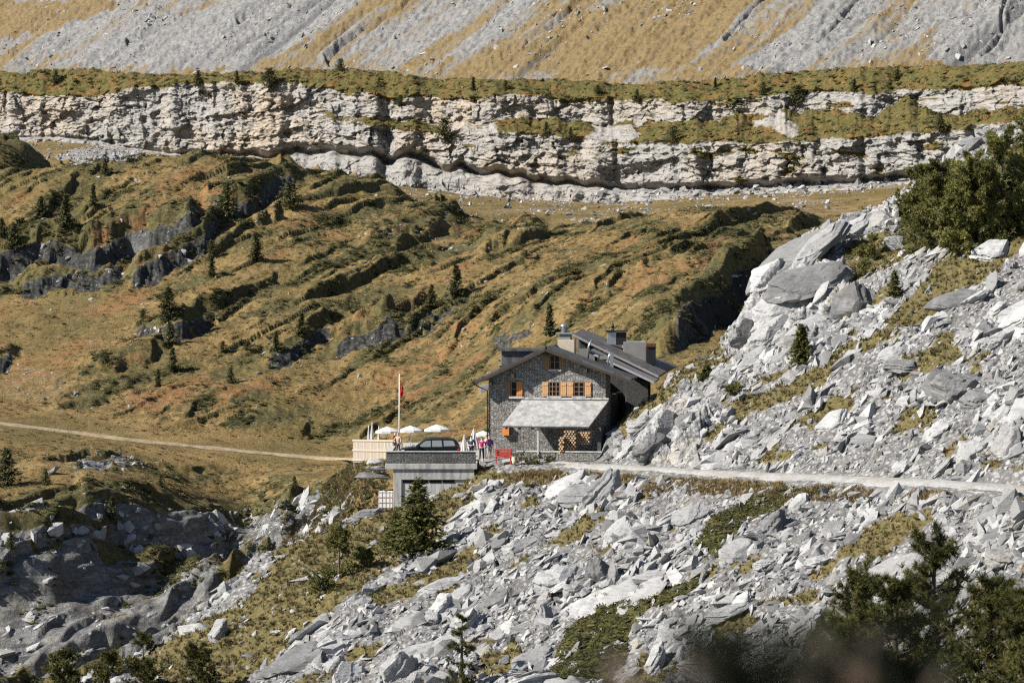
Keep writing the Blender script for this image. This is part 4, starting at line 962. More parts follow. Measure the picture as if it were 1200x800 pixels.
scatter_clumps('heath_shrubs', hill, hw * np.clip(.15 + 2.2 * fbm(hill.X / 5, hill.Y / 7, 3, 733), 0, 1), 15000, .18, .50, tint_h, M_HEATH, zs=.6)
gw = hv * offtrail * (A['rock'] < .5) * (hill.Y > 262) * (hill.Y < 425) * (A['stony'] < .3) * (1 - .7 * sstep(.35, .75, A['heath']))
M_TUSS = mat_shrub('dry grass tussock', [(0, (.09, .078, .032)), (.4, (.16, .125, .05)), (.75, (.23, .175, .08)), (1, (.26, .15, .07))])
scatter_clumps('grass_tussocks', hill, gw, 15000, .12, .34, lambda n, ij: np.clip(rng.random(n) * .8 + .3 * A['red'][ij], 0, 1), M_TUSS, zs=.6)
cw_ = (cliff.attrs['green'] > .5) * (cliff.U > -60) * (cliff.U < 1240) * (cliff.Y < d_cliff(cliff.U) + 45) * (np.abs(cliff.N[..., 2]) > .15)
scatter_clumps('ledge_shrubs', cliff, cw_, 6000, .26, .75, lambda n, ij: np.clip(rng.beta(1.5, 2.4, n) + .35 * (rng.random(n) < .14), 0, 1), M_HEATH)
nw = inview * (near.attrs['moss'] > .5) * 1.0 * ~on_track
scatter_clumps('juniper_mats', near, nw, 3600, .16, .42, lambda n, ij: .15 + rng.beta(1.5, 2.2, n) * .65, M_HEATH, zs=.6)
# grass tufts
def tuft(seed, n=9):
    r = np.random.default_rng(seed); v, f = [], []
    for i in range(n):
        a = r.random() * 6.28; b = np.array([math.cos(a), math.sin(a), 0]) * r.uniform(0, .35); d = np.array([math.cos(a) * r.uniform(.1, .7), math.sin(a) * r.uniform(.1, .7), 1.0]) * r.uniform(.6, 1.1)
        e = np.array([-math.sin(a), math.cos(a), 0]) * .11; k = len(v) * 1
        v += [b - e, b + e, b + d]; f.append([k, k + 1, k + 2])
    return np.array(v), np.array(f)
TF = [tuft(s) for s in range(8)]
M_GRASS = mat_shrub('alpine grass', [(0, (.048, .046, .02)), (.35, (.10, .086, .038)), (.6, (.165, .13, .058)), (.8, (.27, .20, .10)), (1, (.38, .285, .155))])
bw = (hill.U > 330) * (hill.U < 452) * (hill.V > 541) * (hill.V < 665) * (hill.Y < 262) * 1.0
scatter_clumps('bank_grass', hill, bw, 4200, .16, .40, lambda n, ij: np.clip(.25 + rng.random(n) * .75, 0, 1), M_GRASS, zs=1.1, protos=TF)
scatter_clumps('bank_shrubs', hill, bw, 420, .2, .6, lambda n, ij: rng.beta(1.5, 2.2, n) * .7, M_HEATH)
gw = inview * (g_ > .45) * (near.attrs['moss'] < .5) * ~on_track * ~terrace * (near.Y < 262)
scatter_clumps('grass', near, gw, 20000, .14, .34, lambda n, ij: np.clip(rng.random(n) * .55 + .42 * near.attrs['straw'][ij] + .1, 0, 1), M_GRASS, zs=1.1, protos=TF)
verge = inview * (np.abs(near.V - _vt - 18) < 9) * (near.U > 590) * (fbm(near.X / 4, near.Y / 4, 2, 9) > -.05)
scatter_clumps('verge_grass', near, verge, 5200, .14, .34, lambda n, ij: np.clip(.5 + rng.random(n) * .5, 0, 1), M_GRASS, zs=1.1, protos=TF)
scatter_clumps('low_shrubs', near, gw, 1500, .12, .36, lambda n, ij: np.clip(rng.beta(1.5, 2.2, n), 0, 1), M_HEATH)
tick('plants')
# ================================================================== TREES
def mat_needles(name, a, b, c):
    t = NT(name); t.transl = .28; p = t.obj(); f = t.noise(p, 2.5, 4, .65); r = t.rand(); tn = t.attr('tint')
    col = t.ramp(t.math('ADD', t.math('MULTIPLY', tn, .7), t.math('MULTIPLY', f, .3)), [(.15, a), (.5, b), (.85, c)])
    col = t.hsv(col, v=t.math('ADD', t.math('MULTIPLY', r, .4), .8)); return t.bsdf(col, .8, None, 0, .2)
M_SPRUCE = mat_needles('spruce needles', (.028, .033, .016), (.066, .071, .03), (.125, .12, .05))
M_FIR = mat_needles('fir needles', (.032, .037, .014), (.082, .086, .028), (.15, .142, .046))
M_PINE = mat_needles('pine needles', (.06, .066, .022), (.15, .147, .046), (.25, .23, .075))
M_SHADOW = mat_needles('dark pine needles', (.006, .008, .004), (.012, .016, .008), (.03, .034, .014))  # shade put into the needle colour of the shoots by the lens
M_PINE_NEAR = mat_needles('foreground pine needles', (.028, .032, .010), (.075, .075, .022), (.16, .145, .045))  # darker green for the foreground pines
M_DEAD = mat_needles('dry brown needles', (.05, .028, .018), (.10, .06, .038), (.16, .10, .06))
M_BARK = simple('conifer bark', (.085, .066, .05), .9, .3, 9)

def tri_mesh(name, V, tint, mat):
    V = np.asarray(V); n = len(V) // 3; me = mesh_from(name, V, np.arange(n * 3).reshape(n, 3)); set_attr(me, 'tint', np.repeat(tint, 3)); me.materials.append(mat); return me
def trunk_mesh(H, r, seed, lean=.03):
    m = MB(); rr = random.Random(seed); pts, rad = [], []
    for k in range(7):
        f = k / 6; pts.append((rr.uniform(-1, 1) * lean * H * .3 * f, rr.uniform(-1, 1) * lean * H * .3 * f, H * f - .25 * (k == 0))); rad.append(r * (1 - .9 * f))
    m.tube(pts, rad, 7); return m
def spruce_crown(H, Rm, seed, n_lev=16, per=8, leaf=.13, dens=9, base=.06, droop=.28, mat=None, name='crown', power=.85):
    r = np.random.default_rng(seed); V, T = [], []
    for k in range(n_lev):
        h = base + (1 - base) * (k / n_lev) ** .95; L0 = Rm * (1 - h) ** power + .05 * Rm
        for j in range(per):
            a = r.random() * 6.28; L = L0 * r.uniform(.55, 1.18); z0 = H * (h + r.uniform(-.02, .02)); tn = r.random()
            dr = droop * r.uniform(.4, 1.4)
            m = max(2, int(dens * L / Rm + 2)); f = np.repeat((np.arange(m) + r.random(m)) / m, 2); k2 = 2 * m; rad = L * f
            c = np.stack([math.cos(a) * rad, math.sin(a) * rad, z0 - dr * rad + .22 * rad * f], -1) + r.normal(size=(k2, 3)) * leaf * .45
            b = a + r.normal(size=k2) * .9; s = leaf * r.uniform(.6, 1.4, k2)[:, None]
            d = np.stack([np.cos(b), np.sin(b), r.normal(size=k2) * .35], -1) * s * 1.9; e = np.stack([-np.sin(b), np.cos(b), r.normal(size=k2) * .6], -1) * s * .55
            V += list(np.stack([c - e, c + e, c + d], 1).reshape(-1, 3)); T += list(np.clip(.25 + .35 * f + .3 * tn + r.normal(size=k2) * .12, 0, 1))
    # leader
    for q in range(8):
        c = np.array([0, 0, H * (.93 + .07 * q / 8)]); b = r.random() * 6.28; d = np.array([math.cos(b) * leaf, math.sin(b) * leaf, leaf * 1.1]); e = np.array([-math.sin(b), math.cos(b), 0]) * leaf * .3
        V += [c - e, c + e, c + d]; T.append(.6)
    return tri_mesh(name, V, np.array(T), mat or M_SPRUCE)
def tufts_tris(C, AX, TN, n, ln, wd, r):
    C, AX, TN = np.array(C), np.array(AX), np.array(TN); AX = AX / (np.linalg.norm(AX, axis=1, keepdims=True) + 1e-6); K = len(C)
    d = AX[:, None] * r.uniform(.2, 1.0, (K, n, 1)) + r.normal(size=(K, n, 3)) * .62; d /= np.linalg.norm(d, axis=-1, keepdims=True)
    e = np.cross(d, r.normal(size=(K, n, 3))); e /= np.linalg.norm(e, axis=-1, keepdims=True) + 1e-6
    c = np.broadcast_to(C[:, None], d.shape); l = ln * r.uniform(.7, 1.2, (K, n, 1))
    V = np.stack([c - e * wd, c + e * wd, c + d * l], 2).reshape(-1, 3); T = np.clip(TN[:, None] + r.normal(size=(K, n)) * .15, 0, 1).ravel()
    return V, T
def pine_tree(H, Rm, seed, n_br=46, n_tuft=13, n_need=16, ln=.3, wd=.04, base=.12, up=.5, top=.55, lean=(0, 0)):
    """mountain pine: limbs rising from the trunk, needles in tufts along their outer half"""
    r = np.random.default_rng(seed); V, T, AXS = [], [], []; lm = MB()
    for k in range(n_br):
        h = base + (1 - base) * r.random() ** .9 * .96; a = r.random() * 6.28
        L = Rm * (1 - ((h - base) / (1 - base)) ** 2.4 * .8) * r.uniform(.55, 1.1)
        z0 = H * h; P0 = np.array([lean[0] * h, lean[1] * h, z0 - .04 * H])
        u = up * r.uniform(.5, 1.3) * (.5 + h)
        tip = P0 + np.array([math.cos(a) * L, math.sin(a) * L, L * u]); mid = P0 * .5 + tip * .5 + np.array([0, 0, -.12 * L])
        if k % 2 == 0: lm.tube([P0, mid, tip], [.035 * H / 4, .022 * H / 4, .008], 5)
        tn = r.uniform(.1, .85)
        for q in range(n_tuft):
            f = 1 - (q / n_tuft) * .75 * r.uniform(.7, 1.2)
            c = P0 * (1 - f) ** 2 + 2 * mid * f * (1 - f) + tip * f * f + r.normal(size=3) * .13 * L * (1.1 - .5 * f)
            ax = np.array([math.cos(a) * .6, math.sin(a) * .6, .9]) + r.normal(size=3) * .4
            V.append(c); AXS.append(ax); T.append(tn * .7 + .2 * f)
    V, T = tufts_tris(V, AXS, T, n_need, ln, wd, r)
    crown = tri_mesh('crown', V, T, M_PINE)
    return crown, lm

def tree_thing(name, loc, label, group, trunk, crown, cat='tree', limbs=None, rz=0, sc=1.0):
    t = root(name, loc, label, cat, group, rz); t.scale = (sc, sc, sc) if not hasattr(sc, '__len__') else sc
    trunk.build('trunk', M_BARK, t, smooth=True)
    c = bpy.data.objects.new('crown', crown); COL.objects.link(c); c.parent = t
    if limbs: limbs.build('limbs', M_BARK, t, smooth=True)
    return t
HID = (0, 0, 0)
PROTO = {}
def proto(key):
    if key not in PROTO:
        s = abs(hash(key)) % 1000
        H, Rm = {'spruce': (1, .30), 'slim': (1, .19), 'wide': (1, .46), 'round': (1, .55)}[key[0]]
        sd = 31 + key[1] * 7 + len(key[0])
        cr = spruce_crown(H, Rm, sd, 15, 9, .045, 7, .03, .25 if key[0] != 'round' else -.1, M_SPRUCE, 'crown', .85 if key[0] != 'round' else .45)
        PROTO[key] = cr
    return PROTO[key]
def small_tree(p, u, v, hpx, kind, label, group, seed=0, name='spruce_tree'):
    g, _ = at(p, u, v); H = .9 * hpx * g.y / F; t = root(name, g, label, 'tree' if 'shrub' not in name else 'shrub', group, seed * 1.7); t.scale = (H, H, H)
    cr = proto((kind, seed % 4)); c = bpy.data.objects.new('crown', cr); COL.objects.link(c); c.parent = t
    tm = PROTO.get('trunk')
    if tm is None:
        o = trunk_mesh(.96, .022, 3).build('trunk', M_BARK, None); tm = PROTO['trunk'] = o.data; bpy.data.objects.remove(o)
    k = bpy.data.objects.new('trunk', tm); COL.objects.link(k); k.parent = t
    return t
G1 = 'small spruces on the heath hillside'
for i, (u, v, h, kd, lab) in enumerate([
    (122, 203, 22, 'spruce', 'small spruce on the hill crest in front of the pale debris patch'),
    (50, 252, 26, 'wide', 'low dark spruce on the heath left of the slim pair above the grey bluff'),
    (75, 264, 42, 'slim', 'slim dark spruce, taller of the pair above the grey bluff'),
    (107, 240, 28, 'slim', 'slim spruce right at the lip of the grey bluff, beside the taller slim one'),
    (14, 290, 32, 'wide', 'bushy spruce at the far left end of the grey bluff'),
    (2, 276, 26, 'spruce', 'dark spruce cut by the left picture edge above the bluff'),
    (267, 250, 44, 'wide', 'broad very dark spruce on the upper heath below the rock bulges of the cliff'),
    (339, 242, 34, 'round', 'round olive green pine high on the striped heath'),
    (301, 302, 36, 'spruce', 'bushy spruce in the middle of the striped heath'),
    (249, 322, 28, 'slim', 'thin pale spruce left of the bushy one on the striped heath'),
    (198, 372, 42, 'wide', 'largest dark spruce on the open grass slope'),
    (201, 402, 30, 'wide', 'dark shrubby spruce directly below the largest one on the slope'),
    (203, 433, 32, 'spruce', 'dark spruce with an orange patch of heath at its foot'),
    (183, 452, 24, 'slim', 'thin small spruce lowest in the line on the grass slope'),
    (355, 393, 30, 'spruce', 'small pointed spruce above a dark rock step'),
    (325, 409, 26, 'slim', 'faint small spruce left of the pointed one by the dark rock step'),
    (269, 446, 20, 'wide', 'little bush-like spruce on the lower grass slope'),
    (263, 412, 14, 'round', 'tiny dark sapling on the slope between two spruce lines'),
    (290, 408, 12, 'round', 'tiny rounded sapling under the dark rock step'),
    (536, 346, 38, 'spruce', 'taller spruce standing alone in the central heath'),
    (507, 360, 30, 'spruce', 'shorter spruce just left of the tall lone one in the central heath'),
    (643, 390, 40, 'slim', 'narrow dark spruce standing behind the chimney of the stone house'),
    (618, 303, 10, 'round', 'tiny sapling in the orange heath above the stone house'),
    (168, 372, 14, 'round', 'tiny sapling left of the largest dark spruce'),
    (250, 296, 18, 'round', 'small dark bush-like spruce under the grey bluff'),
    (8, 566, 48, 'wide', 'dark spruce at the left edge below the footpath'),
    (54, 566, 22, 'wide', 'pale bushy spruce right of the dark one below the footpath'),
    (190, 568, 16, 'wide', 'small dark spruce on the level grass below the footpath'),
    (347, 572, 16, 'wide', 'small spruce on the level grass nearest to the terrace fence'),
    (133, 607, 30, 'spruce', 'spruce growing from the shaded rocks of the gully'),
    (108, 592, 14, 'round', 'tiny spruce on the grassy rim of the gully'),
    (13, 640, 22, 'wide', 'dark spruce on the left slab of the gully'),
    (314, 644, 18, 'wide', 'dark spruce at the right end of the gully rocks'),
]): small_tree(hill, u, v, h, kd, lab, G1, i)
G2 = 'dwarf pines and spruces along the cliff'
for i, (u, v, h, kd, lab) in enumerate([
    (276, 96, 17, 'slim', 'narrow spruce on the cliff rim left of the broad round one'), (318, 103, 26, 'round', 'broad round pine on the cliff rim, largest up there'),
    (231, 101, 20, 'wide', 'dark pine on the cliff rim at the left of a touching pair'), (243, 114, 20, 'wide', 'dark pine hanging over the cliff rim at the right of a touching pair'),
    (398, 82, 16, 'round', 'small pine on the skyline of the cliff rim against grey scree'), (555, 104, 18, 'slim', 'thin spruce at the rim above the middle of the cliff'),
    (468, 122, 14, 'round', 'round bush on the rim beside the dark cleft'), (592, 103, 12, 'round', 'low round bush on the rim right of the thin spruce'),
    (522, 163, 30, 'round', 'largest dark bush on the middle ledge of the cliff'), (638, 158, 18, 'wide', 'dark bush on the middle ledge left of the second cleft'),
    (667, 162, 14, 'wide', 'dark bush on the ledge just inside the second cleft'), (788, 167, 22, 'round', 'dark bush at the right end of a green ledge halfway up'),
    (745, 118, 16, 'wide', 'dark spruce on the rim above the grey right half of the cliff'), (893, 107, 14, 'round', 'small bush on the rim left of the broad dark one'),
    (932, 124, 26, 'round', 'broad dark bush hanging on the upper band of the right cliff'), (837, 101, 14, 'slim', 'tiny pointed spruce on the right rim'),
    (1100, 152, 24, 'wide', 'dark bush where the right ledge meets the near ridge'), (64, 96, 16, 'round', 'dark bush on the far left rim'), (1050, 92, 14, 'round', 'low bush on the heathery rim at the right'),
    (1000, 108, 16, 'wide', 'dark bush in a notch of the right rim'), (700, 108, 12, 'round', 'low dark bush above the second cleft'),
]): small_tree(cliff, u, v, h, kd, lab, G2, i, 'dwarf_pine')
# near conifers
def near_fir(u, v, hpx, Rr, seed, label, p=near, mat=M_FIR, lev=22, per=10, leaf=.15, base=.02, dens=11, name='fir_tree'):
    g, _ = at(p, u, v); H = hpx * g.y / F
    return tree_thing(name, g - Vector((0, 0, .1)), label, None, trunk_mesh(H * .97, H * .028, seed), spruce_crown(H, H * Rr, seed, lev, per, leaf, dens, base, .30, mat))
near_fir(490, 645, 88, .50, 3, 'bushy green fir standing in front of the garage', lev=26, per=13, leaf=.14, dens=12)
near_fir(462, 645, 48, .55, 8, 'low spreading fir at the left foot of the bushy green fir', lev=16, per=11)
near_fir(940, 422, 46, .36, 5, 'young dark fir alone among the pale boulders', lev=18, per=10, leaf=.12)
near_fir(1047, 347, 34, .30, 6, 'little pointed fir on the grass strip below the big pines', lev=14, per=8, leaf=.10)
near_fir(826, 440, 16, .6, 7, 'small dark bush on the grassy ridge behind the house', lev=8, per=8, leaf=.12, name='fir_tree')
def near_pine(u, v, H, Rm, seed, label, p=near, loc=None, name='pine_tree', mat=None, **kw):
    g = Vector(loc) if loc is not None else at(p, u, v)[0]
    cr, lm = pine_tree(H, Rm, seed, **kw)
    if mat: cr.materials.clear(); cr.materials.append(mat)
    return tree_thing(name, g - Vector((0, 0, .15)), label, None, trunk_mesh(H * .92, H * .03, seed), cr, limbs=lm)
near_pine(398, 674, 3.6, 1.35, 21, 'dark ragged pine on the lower left spur', n_br=34, n_tuft=10, ln=.28, base=.05, up=.35)
near_pine(380, 690, 1.5, 1.2, 22, 'low pine scrub at the foot of the dark ragged pine', n_br=18, n_tuft=9, ln=.25, base=.0, up=.5)
near_pine(425, 664, 1.3, 1.1, 23, 'low pine scrub between the ragged pine and the spreading fir', n_br=18, n_tuft=9, ln=.25, base=.0, up=.5)
BIGP = dict(n_tuft=22, n_need=17, ln=.32, wd=.05)
near_pine(1100, 290, 6.4, 2.7, 31, 'big pine at the left front of the dense group on the rocky ridge', n_br=64, base=.02, **BIGP)
near_pine(1135, 292, 7.2, 2.6, 32, 'bright green big pine in the middle of the dense group on the ridge', n_br=70, base=.0, **BIGP)
near_pine(1150, 286, 6.0, 2.4, 39, 'darker big pine between the bright middle one and the tallest of the ridge group', n_br=60, base=.0, **BIGP)
near_pine(1172, 268, 7.2, 3.0, 33, 'tallest big pine of the dense group on the ridge', n_br=70, base=.0, **BIGP)
near_pine(1080, 262, 4.6, 2.0, 34, 'lower pine at the left rear of the dense group on the ridge', n_br=44, base=.0, **BIGP)
near_pine(1215, 235, 7.0, 2.6, 35, 'big pine of the ridge group cut by the right picture edge', n_br=60, base=.0, **BIGP)
near_pine(1018, 300, 1.7, 1.1, 36, 'low pine bush in the red heath of the outcrop', n_br=18, n_tuft=9, ln=.25, base=0., up=.5)
near_pine(1012, 322, 1.2, .9, 37, 'smaller pine bush just below the other on the outcrop', n_br=14, n_tuft=9, ln=.22, base=0., up=.5)
near_pine(862, 462, 1.0, .9, 38, 'small pine bush on the pale rocks behind the house roof', n_br=12, n_tuft=8, ln=.22, base=0., up=.5)
# foreground
def fg(u, d, vtop, **k):
    """tree whose tip shows at (u, vtop) at distance d, rooted in the hidden ground"""
    i = np.argmin(np.hypot(bank.X - (u - 600) * d / F, bank.Y - d)); z = bank.Z.ravel()[i] if d < 125 else at(near, u, 806)[0].z - .3
    d = d if d < 125 else at(near, u, 806)[0].y
    x = (u - 600) * d / F; zt = CAMZ - (vtop - HOR) * d / F
    return (x, d, z), (zt - z + .15) / .97
FGP = dict(ln=.17, wd=.011)
def fgpine(u, d, vtop, Rm, seed, label, name='pine_tree', **kw):
    if d > 50: kw.setdefault('mat', M_PINE_NEAR)
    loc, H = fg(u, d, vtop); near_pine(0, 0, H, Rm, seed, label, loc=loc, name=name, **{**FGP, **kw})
fgpine(541, 180, 716, 1.0, 41, 'sapling pine with open whorls at the bottom edge in front of the scree', n_br=26, n_tuft=9, n_need=22, ln=.24, wd=.022, base=.05, up=.25)
fgpine(1010, 74, 662, 1.38, 51, 'thin dark pine in front of the scree, leftmost of the lower right group', n_br=95, n_tuft=13, n_need=26, base=.25)
fgpine(1095, 70, 612, 1.16, 52, 'thin pine with a bare upper trunk in the lower right group', n_br=85, n_tuft=12, n_need=26, base=.3)
fgpine(1050, 66, 672, 1.30, 53, 'bushy pine between the two thin ones of the lower right group', n_br=95, n_tuft=13, n_need=26, base=.25)
fgpine(1168, 62, 676, 1.23, 54, 'sunlit yellow green pine in the lower right group', n_br=100, n_tuft=13, n_need=28, base=.25)
fgpine(1205, 60, 690, 1.16, 55, 'pine of the lower right group cut by the right picture edge', n_br=90, n_tuft=13, n_need=26, base=.25)
fgpine(985, 62, 725, 1.01, 56, 'low dark pine at the bottom edge left of the lower right group', n_br=80, n_tuft=13, n_need=26, base=.25)
for i, (u, d, vt, Rm, lab) in enumerate([
    (168, 190, 742, 1.35, 'dark pine poking up highest at the lower left bottom edge'), (75, 190, 760, 1.5, 'bushy pine at the bottom edge near the lower left corner'),
    (128, 190, 764, 1.3, 'low pine between the corner pine and the highest one at the bottom left'), (232, 190, 756, 1.4, 'pine at the bottom edge right of the highest one, beside pale rocks')]):
    fgpine(u, d, vt, Rm, 61 + i, lab, n_br=44, n_tuft=12, n_need=18, ln=.26, wd=.03, base=.0)
# the branch tips right in front of the lens
SH = dict(name='pine_shoot', n_br=70, n_tuft=8, n_need=20, ln=.028, wd=.0015, base=.6, up=.7)
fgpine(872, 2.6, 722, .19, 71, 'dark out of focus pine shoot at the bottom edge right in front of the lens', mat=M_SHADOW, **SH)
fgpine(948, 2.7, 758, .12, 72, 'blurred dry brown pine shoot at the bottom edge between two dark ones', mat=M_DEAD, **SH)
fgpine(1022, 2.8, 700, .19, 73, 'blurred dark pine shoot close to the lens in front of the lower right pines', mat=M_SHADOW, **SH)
tick('trees')
# ================================================================== BUILDINGS
def mat_masonry(name, cols, mortar, sx=2.2, sz=5.2, bump=.9, dark=0.0):
    t = NT(name); o = t.obj(); w = t.noise(o, 1.7, 3, .6)
    sp = t.n('ShaderNodeSeparateXYZ'); t.L(o, sp.inputs[0])
    cb = t.n('ShaderNodeCombineXYZ'); t.put(cb.inputs[0], t.math('MULTIPLY', t.math('ADD', sp.outputs[0], t.math('MULTIPLY', sp.outputs[1], 1.0)), sx)); t.put(cb.inputs[1], t.math('MULTIPLY', t.math('ADD', sp.outputs[2], t.math('MULTIPLY', w, .12)), sz))
    v = t.n('ShaderNodeTexVoronoi', feature='DISTANCE_TO_EDGE'); v.voronoi_dimensions = '2D'; t.L(cb.outputs[0], v.inputs['Vector']); v.inputs['Randomness'].default_value = .8
    v2 = t.n('ShaderNodeTexVoronoi', feature='F1'); v2.voronoi_dimensions = '2D'; t.L(cb.outputs[0], v2.inputs['Vector']); v2.inputs['Randomness'].default_value = .8
    sc = t.n('ShaderNodeSeparateColor'); t.L(v2.outputs['Color'], sc.inputs[0])
    c = t.ramp(sc.outputs[0], [(i / (len(cols) - 1), k) for i, k in enumerate(cols)])
    f = t.noise(o, 7, 5, .7); c = t.mix(t.mr(f, .3, .7, .45, 0), c, t.hsv(c, v=.5))
    c = t.mix(t.mr(v.outputs['Distance'], .02, .09, 1, 0), c, mortar)
    st_ = t.noise(t.mapv(o, (.5, .5, .22)), 1.4, 5, .65); c = t.mix(t.mr(st_, .45, .72, 0, .6), c, t.hsv(c, v=.45))
    h = t.math('ADD', t.mr(v.outputs['Distance'], .0, .16), t.math('MULTIPLY', f, .4))
    return t.bsdf(c, .92, t.bump(h, bump, .05), 0, .15)
M_WALL = mat_masonry('rubble stone masonry', [(.16, .158, .152), (.36, .35, .33), (.22, .212, .20), (.50, .485, .455), (.29, .262, .225), (.54, .525, .50), (.20, .197, .19)], (.095, .09, .082), 1.0, 3.1, 1.0)
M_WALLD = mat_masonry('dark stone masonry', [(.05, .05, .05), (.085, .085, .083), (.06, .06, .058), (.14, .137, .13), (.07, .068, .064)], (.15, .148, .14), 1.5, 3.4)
M_PARAPET = mat_masonry('dark block parapet', [(.045, .045, .045), (.10, .10, .098), (.06, .06, .058), (.17, .168, .16), (.075, .073, .07)], (.24, .235, .225), .95, 2.3, .8)
def mat_slate(name, a, b, c, sc=1.0):
    t = NT(name); o = t.obj(); n = t.noise(o, 1.2, 5, .65); f = t.noise(t.mapv(o, (1, 1, 1)), 9, 4, .7); v = t.voro(t.mapv(o, (2.6 * sc, 2.6 * sc, 1)), 1.0, out='Color')
    s = t.n('ShaderNodeSeparateColor'); t.L(v, s.inputs[0]); col = t.ramp(s.outputs[0], [(0, a), (.5, b), (1, c)])
    col = t.mix(t.mr(n, .4, .7, 0, .35), col, t.hsv(col, v=.6)); return t.bsdf(col, .75, t.bump(t.math('ADD', f, s.outputs[0]), .6, .04), 0, .3)
M_SLATE = mat_slate('dark slate roof', (.035, .036, .04), (.055, .056, .06), (.085, .084, .085))
M_SLATE2 = mat_slate('brown slate roof', (.062, .056, .054), (.10, .09, .086), (.15, .14, .135), 1.4)
M_PALE = mat_slate('pale slate porch roof', (.21, .206, .20), (.28, .275, .267), (.345, .338, .326), 1.2)
M_LEANTO = simple('weathered grey roof sheet', (.17, .165, .17), .6, .15, 4)
M_LARCH = simple('honey coloured larch', (.47, .27, .13), .7, .16, 8)
M_LARCHO = simple('orange larch boards', (.50, .19, .055), .7, .14, 8)  # even orange tone for one shutter and the wall box
M_LARCHD = simple('weathered larch', (.22, .14, .075), .8, .2, 8)
M_FASCIA = simple('dark stained timber', (.045, .032, .022), .8, .2, 7)
M_GLASS = simple('dark window glass', (.006, .007, .008), .25, .1, 2, 0, .2)
M_FRAME = simple('window frame timber', (.20, .13, .08), .7, .15, 8)
M_PLASTER = simple('grey plaster', (.21, .205, .195), .9, .15, 2.5, bump=.3)
M_CREAM = simple('cream rendered chimney', (.40, .34, .26), .9, .15, 3, bump=.3)
M_ZINC = simple('galvanised steel', (.42, .43, .44), .35, .12, 4, .8, .5)
def stained(name, col):
    t = NT(name); o = t.obj(); a = t.noise(t.mapv(o, (2.2, 2.2, .25)), 1.2, 5, .65); b = t.noise(o, 3.5, 5, .7)
    c = t.mix(t.mr(a, .42, .68, 0, .75), col, tuple(k * .42 for k in col)); c = t.mix(t.mr(b, .5, .75, 0, .5), c, tuple(k * 1.35 for k in col)); return t.bsdf(c, .92, t.bump(b, .4, .03), 0, .15)
M_CONC = stained('grey concrete', (.40, .39, .37))
M_CONCL = stained('light concrete', (.45, .44, .42))
M_DARKM = simple('dark metal', (.03, .03, .032), .5, .15, 4, .5)
M_RUST = simple('rusty sheet metal', (.10, .04, .022), .85, .35, 4)

PHI = R(10); e_ = Vector((math.cos(PHI), -math.sin(PHI), 0)); b_ = Vector((math.sin(PHI), math.cos(PHI), 0))
H0 = Vector((-27.5 * 233.6 / F, 233.6, .3))
def hut_root():
    return root('stone_house', H0, 'old stone mountain house with orange shutters and a pale slate porch roof', 'house', None, -PHI)
hut = hut_root()          # local axes: x along the front to the right, y into the house, z up
HW, HL, ZL, ZR, ZA, XA = 8.55, 8.0, 6.0, 6.25, 8.0, 4.3
m = MB(); m.prism([(0, -1.5), (HW, -1.5), (HW, ZR), (XA, ZA), (0, ZL)], 0, 2.4, 'y'); m.build('wall', M_WALL, hut)
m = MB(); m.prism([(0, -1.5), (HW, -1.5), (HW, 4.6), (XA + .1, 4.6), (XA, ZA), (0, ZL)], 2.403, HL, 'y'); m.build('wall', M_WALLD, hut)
# roof: two slabs, with timber edge
RO = .85
rl = (-.95, ZL - .28); ra = (XA, ZA + .22); rr = (HW + 2.0, ZR - .28)
m = MB(); m.slab([(rl[0], -RO, rl[1]), (ra[0], -RO, ra[1]), (ra[0], HL + .4, ra[1]), (rl[0], HL + .4, rl[1])], .16)
m.slab([(ra[0] + .004, -RO, ra[1]), (rr[0], -RO, rr[1]), (rr[0], 2.5, rr[1]), (ra[0] + .004, 2.5, ra[1])], .16); roof = m.build('roof', M_SLATE, hut)
m = MB()
for (p, q) in ((rl, ra), (ra, rr)):
    m.slab([(p[0], -RO - .05, p[1] - .17), (q[0], -RO - .05, q[1] - .17), (q[0], -RO + .01, q[1] - .17), (p[0], -RO + .01, p[1] - .17)], .17)
m.build('verge_board', M_FASCIA, roof)
m = MB(); m.lathe([(.045, 0), (.045, .6)], 6, (XA, -RO - .02, ra[1] - .3)); m.build('finial', M_FASCIA, roof)
for x, z in ((1.9, ZL + .12), (XA, ZA - .2), (7.2, ZR + .25), (.25, ZL - .42)):
    m = MB(); m.box(x - .11, x + .11, -RO + .1, -.003, z - .16, z + .10); m.build('purlin', M_FASCIA, roof)
m = MB(); m.tube([(rl[0] - .05, -RO - .15, rl[1] - .13), (rl[0] - .05, HL, rl[1] - .13)], .07, 8)
m.tube([(rl[0] - .05, -RO + .1, rl[1] - .15), (rl[0] + .25, -.4, rl[1] - .42), (-.07, -.07, rl[1] - .75), (-.07, -.07, 0)], .045, 7); m.build('gutter', M_DARKM, hut)
